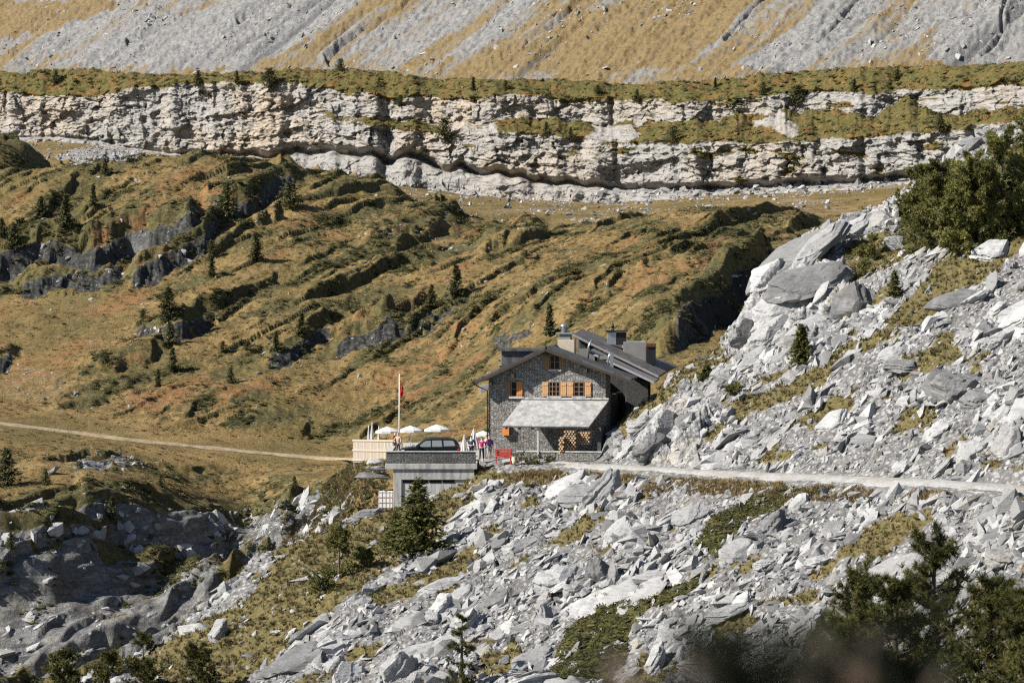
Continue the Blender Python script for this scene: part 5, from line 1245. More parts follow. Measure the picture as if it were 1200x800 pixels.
def window(x0, x1, z0, z1, panes=(2, 2), shutters=(), lintel=True):
    w = MB(); t = .055; y = -.02
    for (a, b, c, d) in ((x0, x0 + t, z0, z1), (x1 - t, x1, z0, z1), (x0 + t, x1 - t, z0, z0 + t), (x0 + t, x1 - t, z1 - t, z1)): w.box(a, b, y - .04, y + .015, c, d)
    for k in range(1, panes[0]):
        x = x0 + (x1 - x0) * k / panes[0]; w.box(x - .028, x + .028, y - .03, y + .012, z0 + t, z1 - t)
    for k in range(1, panes[1]):
        z = z0 + (z1 - z0) * k / panes[1]
        for q in range(panes[0]):
            xa = x0 + (x1 - x0) * q / panes[0] + (.028 if q else t); xb = x0 + (x1 - x0) * (q + 1) / panes[0] - (.028 if q < panes[0] - 1 else t); w.box(xa, xb, y - .025, y + .01, z - .02, z + .02)
    fr = w.build('window', M_FRAME, hut)
    g = MB(); g.box(x0 + t - .01, x1 - t + .01, y + .006, y + .016, z0 + t - .01, z1 - t + .01); g.build('glass', M_GLASS, fr)
    s = MB(); s.box(x0 - .12, x1 + .12, -.14, .002, z0 - .12, z0 - .003); s.build('sill', M_CONCL if lintel else M_FRAME, fr, .01)
    for (a, b, mat) in shutters:
        s = MB(); n = 3
        for k in range(n):
            xa = a + (b - a) * k / n; xb = a + (b - a) * (k + 1) / n; s.box(xa + .006, xb - .006, -.09, -.05, z0 + .01, z1 - .01)
        for zz in (z0 + .2, z1 - .22): s.box(a + .03, b - .03, -.112, -.088, zz - .05, zz + .05)
        s.build('shutter', mat, fr)
lx = lambda u: (u - 572.5) / 136.5 * HW
def lz(v, d=233.0): return CAMZ - (v - HOR) * d / F - H0.z
window(lx(644.2), lx(655.8), lz(432.5), lz(415.5), (2, 2), ((lx(638), lx(643.6), M_LARCHD), (lx(656.4), lx(662), M_LARCHD)))
window(lx(598.8), lx(612.6), lz(465), lz(447), (2, 2), ((lx(592.6), lx(598.2), M_LARCHD), (lx(605.6), lx(612.4), M_LARCHO)))
window(lx(643), lx(656), lz(464), lz(447), (3, 3), ((lx(635.6), lx(642.4), M_LARCH), (lx(656.6), lx(663.6), M_LARCH)))
window(lx(672), lx(684.4), lz(464), lz(447), (2, 3), ((lx(664.2), lx(671.4), M_LARCH), (lx(685), lx(692), M_LARCH)))
m = MB(); m.box(lx(589.5), lx(597.5), -.34, -.003, lz(510), lz(499.5)); hb = m.build('wall_box', M_LARCHO, hut, .015)
m = MB(); m.box(lx(589.2), lx(597.8), -.40, -.002, lz(499.3), lz(498.2)); m.build('lid', M_LARCHD, hb)
# porch
pt, pb = lz(467.5), lz(499, 230); px0, px1 = lx(612), HW + .25; qx0, qx1 = lx(612) - .95, HW - .75; PY = -3.1
m = MB(); m.slab([(px0, .03, pt), (px1, .03, pt), (qx1, PY, pb), (qx0, PY, pb)], .13); po = m.build('porch_roof', M_PALE, hut)
m = MB(); m.box(px0 - .02, px1 - .02, -.12, -.004, pt + .004, pt + .12); m.build('flashing', M_CONCL, po)
m = MB()
for k in range(7):
    x = qx0 + .3 + (qx1 - qx0 - .6) * k / 6; m.slab([(x + .74, 0, pt - .145), (x + .86, 0, pt - .145), (x + .06, PY + .1, pb - .145), (x - .06, PY + .1, pb - .145)], .12)
m.build('rafters', M_FASCIA, po)
m = MB(); m.box(lx(638) - .07, lx(638) + .07, PY + .2, PY + .34, -.6, pb - .15); m.build('porch_post', M_CONCL, hut, .01)
m = MB(); m.box(px0 + .1, px1 - .1, PY + .3, PY + .7, -.8, .75); m.build('porch_wall', M_WALL, hut, .03)
m = MB(); m.box(px0 + .05, px1 - .05, PY + .26, PY + .74, .753, .83); m.build('wall_coping', M_CONCL, hut, .01)
m = MB(); m.box(HW - .25, HW + .02, PY + .72, .0, -.8, pb - .1); m.build('porch_side_wall', M_WALLD, hut)
# dark dormer block behind the left slope, chimney
m = MB(); m.box(.2, 3.6, 4.2, 7.4, 5.2, lz(410, 240)); dm = m.build('dormer', M_SLATE, hut)
m = MB(); m.box(-.1, 3.9, 3.9, 7.6, lz(410, 240) + .003, lz(408, 240) + .05); m.build('dormer_roof', M_SLATE, dm)
cx = 5.0
m = MB(); m.box(cx - .62, cx + .62, 4.2, 5.2, 6.8, lz(397.5, 238)); ch = m.build('chimney', M_CREAM, hut, .02)
zc = lz(397.5, 238)
m = MB(); m.box(cx - .5, cx + .3, 4.25, 5.1, zc + .003, zc + .42); m.build('chimney_top', M_PLASTER, ch)
m = MB(); m.box(cx - .75, cx + .45, 4.1, 5.25, zc + .424, zc + .52); m.build('cap_plate', M_ZINC, ch)
m = MB(); m.lathe([(.24, 0), (.24, .42), (.30, .44), (.30, .5), (.2, .62)], 12, (cx - .2, 4.6, zc + .524)); m.build('cowl', M_ZINC, ch, smooth=True)

# rear house, placed by its own corners
rh = root('slate_roofed_annexe', Vector(P(690, 520, 243)), 'second stone house with a long dark slate roof behind the one with the shutters', 'house', None, 0)
O = rh.location.copy()
def rp(u, v, d): return P(u, v, d) - O
rq = [rp(672, 391, 241), rp(772, 440, 239), rp(793, 428, 249), rp(682, 385, 251)]
m = MB(); m.slab(rq, .2); rr_ = m.build('roof', M_SLATE2, rh)
m = MB(); m.slab([rq[0] + Vector((-.05, -.06, -.03)), rq[1] + Vector((0, -.06, -.03)), rq[1] + Vector((0, -.003, -.03)), rq[0] + Vector((-.05, -.003, -.03))], .12); m.build('verge_board', M_LEANTO, rr_)
a0, a1 = rq[0] + Vector((.45, .5, -.5)), rq[1] + Vector((-.5, .5, -.36)); 
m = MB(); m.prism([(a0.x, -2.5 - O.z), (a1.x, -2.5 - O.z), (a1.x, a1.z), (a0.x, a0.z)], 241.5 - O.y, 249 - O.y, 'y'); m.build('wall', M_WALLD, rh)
m = MB(); m.box(a0.x - .004, a0.x + 1.15, 241.43 - O.y, 241.494 - O.y, a0.z - 1.9, a0.z - .62); m.build('plaster_panel', M_PLASTER, rh)
lq = [rp(690, 411, 237.6), rp(767, 447, 235.2), rp(773, 443, 240.4), rp(697, 407.5, 241.4)]
m = MB(); m.slab(lq, .16); m.build('lean_to_roof', M_LEANTO, rh)
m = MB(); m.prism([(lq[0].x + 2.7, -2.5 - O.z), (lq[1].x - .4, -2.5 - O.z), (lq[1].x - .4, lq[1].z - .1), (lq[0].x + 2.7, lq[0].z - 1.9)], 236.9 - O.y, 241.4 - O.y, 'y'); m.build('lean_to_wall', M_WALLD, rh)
def stack(u0, u1, v0, v1, d, dep, mat, name, par=None):
    A, B = rp(u0, v1, d), rp(u1, v0, d); m = MB(); m.box(A.x, B.x, A.y, A.y + dep, A.z, B.z); return m.build(name, mat, par or rh, .02)
c1 = stack(712, 722, 389, 404, 244, .9, M_ZINC, 'flue_box'); c2 = stack(722.5, 734, 389.5, 404, 244, 1.0, M_DARKM, 'chimney')
A = rp(710, 388.7, 243.8); m = MB(); m.box(A.x, A.x + 1.65, A.y, A.y + 1.3, A.z, A.z + .1); m.build('cap_plate', M_DARKM, c2)
m = MB(); q = rp(718, 389, 244.2); m.tube([q, q + Vector((0, 0, .35))], .09, 8); m.lathe([(.16, .35), (.1, .5), (.02, .72)], 8, tuple(q)); m.build('cowl', M_DARKM, c1, smooth=True)
stack(731, 757, 400.5, 428, 243.5, 3.2, M_PLASTER, 'roof_dormer')
c3 = stack(757.6, 768.5, 405, 427, 243, .9, M_DARKM, 'chimney'); stack(757.3, 768.8, 402.4, 406.5, 242.9, 1.0, M_RUST, 'rusty_cap', c3)
for u, vt, vb_, bend in ((690, 398, 424, .22), (713.5, 413, 432, .1)):
    b0 = rp(u - 1, vb_, 236.9); t0 = rp(u, vt, 236.9); m = MB(); m.tube([b0, b0 * .3 + t0 * .7 + Vector((0, 0, 0)), t0 + Vector((bend, 0, 0))], .07, 8); m.build('stove_pipe', M_ZINC, rh, smooth=True)
stack(715, 719, 414, 433, 236.7, .25, M_ZINC, 'vent_pipe'); stack(703, 714, 417.5, 421, 236.9, .3, M_PLASTER, 'ridge_block')

# ---- garage with the parking deck on top
gd = 228.2
gr = root('concrete_garage', P(505, 560, gd + 4), 'concrete garage with a dark stone parapet around the parking deck on its roof', 'garage')
GO = gr.location.copy()
gp = lambda u, v, d=gd: P(u, v, d) - GO
A, B = gp(452.5, 528.5), gp(557.5, 528.5); z_top, z_par, z_slab = A.z, gp(0, 543).z, gp(0, 549.5).z
dk = z_par + .12
m = MB(); m.box(A.x, B.x, A.y, A.y + .38, z_par + .003, z_top - .063); m.box(A.x, A.x + .38, A.y + .38, A.y + 6.5, z_par + .003, z_top - .063); pw = m.build('parapet', M_PARAPET, gr, .02)
m = MB(); m.box(A.x - .05, B.x + .05, A.y - .05, A.y + .43, z_top - .06, z_top); m.box(A.x - .05, A.x + .43, A.y + .434, A.y + 6.5, z_top - .06, z_top); m.build('coping', M_CONC, pw, .01)
m = MB(); m.box(A.x - .06, B.x + .1, A.y - .06, A.y + 8.2, z_slab, z_par); m.build('deck_slab', M_CONC, gr, .02)
zb = z_slab - 4.2
C = gp(461, 549.5); D_ = gp(470.5, 549.5)
m = MB(); m.box(C.x, D_.x, A.y + .06, A.y + .8, zb, z_slab - .003); m.box(C.x, C.x + .3, A.y + .804, A.y + 7.8, zb, z_slab - .003); m.box(D_.x + .003, B.x - .1, A.y + .06, A.y + .8, z_slab - .75, z_slab - .004); m.build('wall', M_CONC, gr, .02)
m = MB(); m.box(B.x - .6, B.x - .1, A.y + .35, A.y + 7.8, zb, z_slab - .755); m.build('wall', M_CONC, gr)
m = MB(); m.box(D_.x + .003, B.x - .604, A.y + .16, A.y + .26, zb, z_slab - .753); dr = m.build('garage_door', M_CONCL, gr)
for k in range(4):
    q = gp(472 + k * 15.6, 561.5); m = MB(); m.box(q.x, q.x + .84, A.y + .13, A.y + .155, q.z - .26, q.z); m.build('window', M_GLASS, dr)
m = MB()
for k in range(1, 4): m.box(D_.x + .02, B.x - .62, A.y + .15, A.y + .159, z_slab - 1.35 - k * .75, z_slab - 1.33 - k * .75)
m.build('panel_joint', M_DARKM, dr)
# terrace paving behind the deck and in front of the house
m = MB(); zt = .42
pts = [P(432, 0, 246.6), P(476, 0, 240.8), P(476, 0, 236.6), P(559, 0, 236.6), P(562, 0, 229.8), P(600, 0, 229.8), P(604, 0, 233), P(700, 0, 231), P(700, 0, 250), P(560, 0, 254), P(430, 0, 252)]
m.prism([(p.x, p.y) for p in pts], -1.2, zt, 'z'); te = m.build('terrace_floor', simple('terrace gravel', (.34, .325, .30), .95, .2, 3, bump=.4)); tag(te, kind='structure')

# ---- wooden fence
f0, f1 = P(413.5, 541, 246), P(470, 535.5, 240.5)
f0.z, f1.z = -.62, -.35
fc = root('wooden_fence', f0, 'pale board fence with two rails around the terrace', 'fence'); ax = (f1 - f0); Lf = ax.length; ux = ax.normalized(); nx_ = Vector((ux.y, -ux.x, 0)).normalized()
M_FENCE = simple('pale weathered boards', (.38, .32, .25), .8, .14, 7)
M_FENCE2 = simple('grey weathered boards', (.30, .265, .225), .8, .14, 7)
n = 34
rb = random.Random(3)
mats = (M_FENCE, M_FENCE2)
for mi in range(2):
    m = MB()
    for k in range(n):
        if (k * 7 % 5 < 2) != (mi == 1): continue
        c = ux * (Lf * (k + .5) / n); w_ = Lf / n * .42; h = 1.62 + rb.uniform(-.02, .02)
        p4 = [c - ux * w_, c + ux * w_, c + ux * w_ - nx_ * .03, c - ux * w_ - nx_ * .03]
        m.prism([(q.x, q.y) for q in p4], c.z - .05, c.z + h, 'z')
    m.build('board', mats[mi], fc)
for zr in (.06, .80, 1.55):
    m = MB(); q = [nx_ * .008, ux * Lf + nx_ * .008, ux * Lf + nx_ * .06, nx_ * .06]
    vs = [Vector((p.x, p.y, p.z + zr)) for p in q]; m.slab([v + Vector((0, 0, .13)) for v in vs], .13); m.build('rail', M_FENCE, fc)
for k in range(5):
    c = ux * (Lf * k / 4) - nx_ * .1; m = MB(); m.box(c.x - .06, c.x + .06, c.y - .06, c.y + .06, c.z - .4, c.z + 1.6); m.build('post', M_FENCE2, fc)

# ---- stone bank below the fence: stacked slabs
for i, (u, v, w_, h_, lab) in enumerate([(441, 541, 20, 5, 'grey stone slab, top one of the stack beside the garage corner'), (441, 548, 22, 7, 'pale thick stone slab, middle one of the stack beside the garage corner'),
                                     (438, 557, 34, 8, 'broad dark edged stone slab, lowest one of the stack beside the garage corner')]):
    me = BP[1 + 6 * i]; p_ = P(u, v, 233.5); k2 = F / 233.5
    put_boulder(me, p_, np.eye(3), (w_ / k2 / 2 * 1.1, .9, h_ / k2 / 2 / .30), lab, None, 'stone_slab')['category'] = 'slab'
tick('buildings')
# ================================================================== CAR
M_PAINT = simple('dark green black car paint', (.004, .006, .007), .45, .1, 1, 0, .25)
M_TYRE = simple('tyre rubber', (.015, .015, .015), .9, .2, 5)
M_CHROME = simple('silver trim', (.6, .6, .6), .25, .05, 2, .9)
M_LAMP = simple('clear lamp glass', (.75, .77, .78), .12, .05, 2, 0, .6)
M_REDL = simple('red lamp', (.4, .02, .02), .2, .1, 2, 0, .5)
M_CARGL = simple('pale car glass', (.17, .19, .185), .25, .15, 1, 0, .5)  # pale colour stands for reflections and light seen through the windows
deck_z = GO.z + z_par
car = root('parked_car', Vector(P(503.5, 0, 231.4).xy.to_3d()) + Vector((0, 0, deck_z)), 'dark estate car parked on the deck behind the stone parapet', 'car')
CLn = 4.42; hw = .86
prof = [(-2.2, .42), (-2.21, .62), (-2.14, .78), (-1.95, .88), (-1.35, .97), (-1.02, 1.00), (-.45, 1.46), (-.25, 1.55), (.3, 1.61), (1.2, 1.61), (1.75, 1.56), (1.98, 1.36), (2.12, 1.02), (2.2, .90), (2.2, .5), (2.12, .32), (1.75, .28), (1.72, .52), (1.5, .68), (1.2, .68), (.98, .52), (.95, .28), (-.98, .28), (-1.0, .52), (-1.22, .68), (-1.52, .68), (-1.74, .52), (-1.78, .30)]
m = MB(); bm = m.bm
def halfw(z): return hw if z < .95 else hw - (z - .95) * .34
rows_ = []
for s in (-1, 1): rows_.append([bm.verts.new((x, s * halfw(z), z)) for x, z in prof])
bm.faces.new(rows_[0]); bm.faces.new(rows_[1][::-1])
for i in range(len(prof)):
    j = (i + 1) % len(prof); bm.faces.new((rows_[0][i], rows_[1][i], rows_[1][j], rows_[0][j]))
body = m.build('body', M_PAINT, car, .035, False, 2)
def side_quad(name, pts, mat, par, s=-1, off=.012):
    m = MB(); v = [Vector((x, s * (halfw(z) + off), z)) for x, z in pts]; w_ = [q - Vector((0, s * .02, 0)) for q in v]
    A = [m.bm.verts.new(q) for q in v]; B = [m.bm.verts.new(q) for q in w_]; m.bm.faces.new(A); m.bm.faces.new(B[::-1])
    for i in range(len(A)): m.bm.faces.new((A[i], B[i], B[(i + 1) % len(A)], A[(i + 1) % len(A)]))
    return m.build(name, mat, par)
for s in (-1, 1):
    side_quad('side_window', [(-.80, 1.03), (.10, 1.05), (.10, 1.48), (-.22, 1.47), (-.42, 1.38)], M_CARGL, car, s)
    side_quad('side_window', [(.19, 1.05), (.92, 1.06), (.86, 1.50), (.19, 1.49)], M_CARGL, car, s)
    side_quad('side_window', [(1.04, 1.08), (1.86, 1.12), (1.72, 1.44), (1.55, 1.48), (1.0, 1.49)], M_CARGL, car, s)
    side_quad('headlight', [(-2.12, .66), (-1.78, .70), (-1.80, .84), (-2.02, .80)], M_LAMP, car, s, .02)
    side_quad('tail_light', [(2.0, .82), (2.17, .86), (2.08, 1.1), (1.96, 1.2)], M_REDL, car, s, .015)
    side_quad('trim_strip', [(-1.0, .58), (.95, .58), (.95, .64), (-1.0, .64)], M_DARKM, car, s, .02)
    m = MB(); m.box(-.86, -.66, s * (halfw(1.0) + .02) - .0, s * (halfw(1.0) + .2), 1.02, 1.16); m.build('mirror', M_PAINT, car, .03)
    m = MB(); m.tube([(-.1, s * .6, 1.63), (.0, s * .6, 1.67), (1.4, s * .6, 1.67), (1.5, s * .6, 1.63)], .02, 6); m.build('roof_rail', M_DARKM, car)
    for x in (-1.37, 1.35):
        m = MB(); m.tube([(x, s * .63, .325), (x, s * .85, .325)], .325, 20); wl = m.build('wheel', M_TYRE, car, .03, True)
        m = MB(); m.tube([(x, s * .852, .325), (x, s * .862, .325)], .2, 12); m.build('rim', M_CHROME, wl)
m = MB(); v = [(-.99, -.66, 1.04), (-.99, .66, 1.04), (-.47, .56, 1.47), (-.47, -.56, 1.47)]; m.slab([Vector(q) + Vector((-.04, 0, .03)) for q in v], .02); m.build('windscreen', M_CARGL, car)
m = MB(); v = [(2.12, -.62, 1.06), (2.12, .62, 1.06), (1.98, .56, 1.38), (1.98, -.56, 1.38)]; m.slab([Vector(q) + Vector((.035, 0, .01)) for q in v], .02); m.build('rear_window', M_CARGL, car)
m = MB(); m.box(-2.26, -2.12, -.8, .8, .36, .58); m.build('bumper', M_DARKM, car, .03)

# ================================================================== FLAG, PARASOLS
M_POLE = simple('pale flagpole', (.58, .56, .53), .5, .08, 3)
fl = root('flagpole', P(468, 534, 238.2), 'tall pale flagpole with a limp red flag with a white cross', 'flagpole')
m = MB(); hp_ = (534 - 437) * 238.2 / F; m.tube([(0, 0, -.3), (0, 0, hp_ * .5), (0, 0, hp_)], [.065, .055, .035], 8); m.build('pole', M_POLE, fl, smooth=True)
m = MB(); m.lathe([(.06, 0), (.07, .05), (.03, .1)], 8, (0, 0, hp_)); m.build('pole_cap', M_ZINC, fl)
# limp cloth: folded red strip
fr_ = NT('red flag cloth'); o_ = fr_.obj(); fr_.bsdf((.48, .02, .025), .85, None, 0, .1)
zs = np.linspace(0, 1, 16); xs = np.linspace(0, 1, 9); ZZ, XX = np.meshgrid(zs, xs, indexing='ij')
fx = .05 + XX * (.16 + .12 * ZZ) + .03 * np.sin(ZZ * 5); fy = .07 * np.sin(XX * 9 + ZZ * 2); fz = hp_ - .5 - ZZ * 1.0 - XX * .34
me = mesh_from('flag', np.stack([fx, fy, fz], -1).reshape(-1, 3), grid_faces(16, 9), smooth=True); flag = link('flag', me, fr_.m, fl); sol = flag.modifiers.new('thickness', 'SOLIDIFY'); sol.thickness = .012
cm = MB()
for (z0_, z1_, x0_, x1_) in ((.38, .62, .25, .75), (.25, .75, .42, .6)):
    ii = [(z0_, x0_), (z0_, x1_), (z1_, x1_), (z1_, x0_)]
    q = [Vector((.05 + x * (.16 + .12 * z) + .03 * math.sin(z * 5), .07 * math.sin(x * 9 + z * 2) - .03 - (.004 if x1_ > .7 else 0), hp_ - .5 - z - x * .34)) for z, x in ii]
    A_ = [cm.bm.verts.new(p) for p in q]; B_ = [cm.bm.verts.new(p + Vector((0, .012, 0))) for p in q]; cm.bm.faces.new(A_); cm.bm.faces.new(B_[::-1])
    for i in range(4): cm.bm.faces.new((A_[i], B_[i], B_[(i + 1) % 4], A_[(i + 1) % 4]))
cm.build('cross', simple('white cloth', (.8, .8, .78), .85, .04, 4), flag)

M_CANVAS = simple('white parasol canvas', (.52, .51, .485), .85, .05, 3)
M_ALU = simple('white metal pole', (.55, .55, .54), .5, .06, 3)
def parasol(u, vtop, d, wpx, zg, label, grp='open parasols on the terrace'):
    g = P(u, 0, d); g.z = zg; t = root('parasol', g, label, 'parasol', grp); H = CAMZ - (vtop - HOR) * d / F - zg; Rr = wpx / 2 * d / F
    m = MB(); m.tube([(0, 0, 0), (0, 0, H)], .028, 8); m.build('pole', M_ALU, t, smooth=True)
    m = MB(); n = 8; top = m.bm.verts.new((0, 0, H)); r1 = [m.bm.verts.new((Rr * math.cos(k * math.pi / 4 + .3), Rr * math.sin(k * math.pi / 4 + .3), H - Rr * .36)) for k in range(n)]
    r2 = [m.bm.verts.new((q.co.x * 1.0, q.co.y * 1.0, q.co.z - .16)) for q in r1]
    mid = [m.bm.verts.new((q.co.x * .5, q.co.y * .5, H - Rr * .15)) for q in r1]
    for k in range(n):
        j = (k + 1) % n; m.bm.faces.new((top, mid[k], mid[j])); m.bm.faces.new((mid[k], r1[k], r1[j], mid[j])); m.bm.faces.new((r1[k], r2[k], r2[j], r1[j]))
    m.build('canopy', M_CANVAS, t)
    m = MB()
    for k in range(n): a = k * math.pi / 4 + .3; m.tube([(0, 0, H - .5), (Rr * .93 * math.cos(a), Rr * .93 * math.sin(a), H - Rr * .36 - .03)], .010, 5)
    m.build('ribs', M_ALU, t)
    m = MB(); m.lathe([(.28, 0), (.28, .08), (.06, .1), (.05, .25)], 12); m.build('foot', M_CONC, t)
def closed_parasol(u, vtop, d, wpx, zg, label, grp='closed parasols on the terrace'):
    g = P(u, 0, d); g.z = zg; t = root('parasol', g, label, 'parasol', grp); H = CAMZ - (vtop - HOR) * d / F - zg; Rr = wpx / 2 * d / F
    m = MB(); m.tube([(0, 0, 0), (0, 0, H + .05)], .028, 8); m.build('pole', M_ALU, t, smooth=True)
    m = MB(); n = 16; prev = None
    for (f, z) in ((.12, H), (.4, H - .35), (.75, H - .9), (1.0, H - 1.35), (.85, H - 1.5)):
        ring = [m.bm.verts.new((Rr * f * (1 + .22 * (-1) ** k) * math.cos(k * math.pi / 8), Rr * f * (1 + .22 * (-1) ** k) * math.sin(k * math.pi / 8), z)) for k in range(n)]
        if prev:
            for k in range(n): m.bm.faces.new((prev[k], prev[(k + 1) % n], ring[(k + 1) % n], ring[k]))
        else: m.bm.faces.new(ring)
        prev = ring
    m.build('folded_canopy', M_CANVAS, t)
    m = MB(); m.lathe([(.28, 0), (.28, .08), (.06, .1), (.05, .25)], 12); m.build('foot', M_CONC, t)
zt_ = .42
parasol(454, 499.5, 245, 29, zt_, 'open white parasol directly left of the flagpole')
parasol(481, 498.5, 244, 29, zt_, 'open white parasol directly right of the flagpole')
parasol(512, 497, 243, 31, zt_, 'open white parasol showing above the roof of the car')
parasol(566, 504.5, 238, 24, zt_, 'open white parasol beside the corner of the stone house')
closed_parasol(432, 499.5, 247, 4, zt_ - .3, 'thin closed parasol above the fence, leftmost of a close pair'); closed_parasol(436, 495.5, 246, 4.5, zt_ - .3, 'thin closed parasol above the fence, taller one of a close pair')
closed_parasol(444, 500, 246, 4, zt_, 'short closed parasol above the fence next to an open one')
closed_parasol(544, 510, 236.3, 8, zt_, 'small closed parasol just behind the tail of the car'); closed_parasol(555, 503, 235, 11, zt_, 'tall closed white parasol between the car and the hikers')

# ================================================================== PEOPLE
def skin_mesh(name, joints, edges, mat, parent, root_i=0, sub=1):
    me = bpy.data.meshes.new(name); me.from_pydata([j[0] for j in joints], edges, []); o = bpy.data.objects.new(name, me); COL.objects.link(o)
    md = o.modifiers.new('skin', 'SKIN')
    for i, j in enumerate(joints):
        sv = me.skin_vertices[0].data[i]; r = j[1]; sv.radius = (r, r) if not hasattr(r, '__len__') else r; sv.use_root = (i == root_i)
    sb = o.modifiers.new('sub', 'SUBSURF'); sb.levels = sb.render_levels = sub
    dg = bpy.context.evaluated_depsgraph_get(); dg.update(); ev = o.evaluated_get(dg); nm = bpy.data.meshes.new_from_object(ev)
    for p_ in nm.polygons: p_.use_smooth = True
    bpy.data.objects.remove(o); nm.name = name; return link(name, nm, mat, parent)
M_SKIN = simple('skin', (.50, .32, .24), .6, .06, 5)
def cloth(name, c): return simple(name, c, .9, .12, 9)
def person(loc, rz, label, top_c, leg_c, hair_c, pose='stand', hat=None, h=1.72, arms=(.0, .0), group=None):
    t = root('person', loc, label, 'person', group, rz); k = h / 1.72; S = lambda x, y, z: (x * k, y * k, z * k)
    # facing -y locally
    st = .13 if pose == 'walk' else .02
    sit = pose == 'sit'
    if sit:
        hip, kneeL, kneeR, ftL, ftR, dz = .50, (-.12, -.42, .50), (.12, -.42, .50), (-.12, -.44, .08), (.12, -.44, .08), -.43
    else:
        hip, kneeL, kneeR, ftL, ftR, dz = .93, (-.10, -st, .50), (.10, st * .6, .50), (-.11, -st * 1.1, .08), (.11, st * 1.6, .08), 0
    ch = 1.30 + dz; nk = 1.45 + dz; hd = 1.60 + dz
    aL, aR = arms
    elL = (-.27, -.05 - aL * .15, 1.12 + dz + aL * .06); haL = (-.26, -.12 - aL * .30, .90 + dz + aL * .28)
    elR = (.27, .03 - aR * .15, 1.12 + dz + aR * .06); haR = (.27, -.06 - aR * .30, .88 + dz + aR * .28)
    J = [(S(0, 0, hip), (.13, .10)), (S(0, .01, (hip + ch) / 2), (.125, .09)), (S(0, .01, ch), (.15, .095)), (S(0, 0, nk), .052), (S(0, -.02, hd - .05), (.078, .09)), (S(0, -.015, hd + .06), (.074, .09)), (S(0, -.01, hd + .12), (.045, .055)),
         (S(-.19, .01, ch + .08), .055), (S(*elL), .042), (S(*haL), .03), (S(.19, .01, ch + .08), .055), (S(*elR), .042), (S(*haR), .03),
         (S(-.10, 0, hip - .06), .088), (S(*kneeL), .058), (S(*ftL), .042), (S(ftL[0], ftL[1] - .15, .035), .034),
         (S(.10, 0, hip - .06), .088), (S(*kneeR), .058), (S(*ftR), .042), (S(ftR[0], ftR[1] - .15, .035), .034), (S(0, -.115, hd - .01), .016)]
    E = [(0, 1), (1, 2), (2, 3), (3, 4), (4, 5), (5, 6), (2, 7), (7, 8), (8, 9), (2, 10), (10, 11), (11, 12), (0, 13), (13, 14), (14, 15), (15, 16), (0, 17), (17, 18), (18, 19), (19, 20), (4, 21)]
    for hi, sg in ((9, -1), (12, 1)):
        hx, hy, hz = J[hi][0]
        for q in range(4):
            a = len(J); J.append(((hx + sg * .004, hy + (q - 1.5) * .021, hz - .085), .0095)); J.append(((hx - sg * .012, hy + (q - 1.5) * .022 - .01, hz - .085 - (.06, .075, .07, .05)[q]), .008)); E += [(hi, a), (a, a + 1)]
        a = len(J); J.append(((hx - sg * .015, hy - .045, hz - .05), .011)); J.append(((hx - sg * .02, hy - .06, hz - .09), .009)); E += [(hi, a), (a, a + 1)]
    skin_mesh('body', J, E, M_SKIN, t)
    g = 1.17
    cj = [(S(0, 0, hip + .02), (.16, .125)), (S(0, .01, (hip + ch) / 2), (.15, .115)), (S(0, .01, ch), (.175, .12)), (S(0, 0, nk - .03), (.075, .075)), (S(-.20, .01, ch + .08), .07), (S(*elL), .056), (S(haL[0], haL[1] + .02, haL[2] + .04), .044), (S(.20, .01, ch + .08), .07), (S(*elR), .056), (S(haR[0], haR[1] + .02, haR[2] + .04), .044)]
    skin_mesh('jacket', cj, [(0, 1), (1, 2), (2, 3), (2, 4), (4, 5), (5, 6), (2, 7), (7, 8), (8, 9)], cloth('jacket cloth', top_c), t)
    lj = [(S(0, 0, hip + .03), (.15, .12)), (S(-.10, 0, hip - .06), .105), (S(*kneeL), .075), (S(ftL[0], ftL[1], .13), .06), (S(.10, 0, hip - .06), .105), (S(*kneeR), .075), (S(ftR[0], ftR[1], .13), .06)]
    skin_mesh('trousers', lj, [(0, 1), (1, 2), (2, 3), (0, 4), (4, 5), (5, 6)], cloth('trouser cloth', leg_c), t)
    sj = lambda f: [(S(f[0], f[1] + .05, .055), .052), (S(f[0], f[1] - .06, .05), .05), (S(f[0], f[1] - .17, .042), .042)]
    for f in (ftL, ftR): skin_mesh('boot', sj(f), [(0, 1), (1, 2)], cloth('boot leather', (.05, .04, .035)), t)
    skin_mesh('hair', [(S(0, .012, hd + .02), (.086, .092)), (S(0, .008, hd + .09), (.082, .094)), (S(0, 0, hd + .135), (.05, .055))], [(0, 1), (1, 2)], cloth('hair', hair_c), t)
    for sx_ in (-1, 1):
        m = MB(); bmesh.ops.create_uvsphere(m.bm, u_segments=8, v_segments=6, radius=.011); 
        for q in m.bm.verts: q.co = q.co + Vector(S(sx_ * .032, -.103, hd + .0))
        m.build('eye', M_DARKM, t)
    if hat: 
        m = MB(); m.lathe([(.13 * k, 0), (.13 * k, .012), (.095 * k, .02), (.085 * k, .09), (.03, .11)], 14, S(0, 0, hd + .08)); m.build('hat', cloth('hat felt', hat), t)
    return t
def floor_at(u, v, d): p_ = P(u, v, d); return p_
zf = .42
def gpos(u, d, z): p_ = P(u, 0, d); return Vector((p_.x, p_.y, z))
person(gpos(564.5, 229.6, zf + .02), R(172), 'hiker in a bright magenta jacket and dark trousers seen from behind', (.42, .025, .16), (.035, .04, .05), (.05, .03, .02), 'walk', arms=(.5, .1), h=1.75)
person(gpos(573.5, 231.5, zf + .02), R(195), 'hiker in a purple top with a dark backpack beside the house corner', (.28, .03, .20), (.30, .27, .24), (.30, .22, .13), 'walk', arms=(.2, .5), h=1.7)
bp = root('backpack', gpos(573.5, 231.5, zf + 1.28) + Vector((.0, -.17, 0)), 'small dark violet backpack on the back of the hiker in purple', 'backpack')
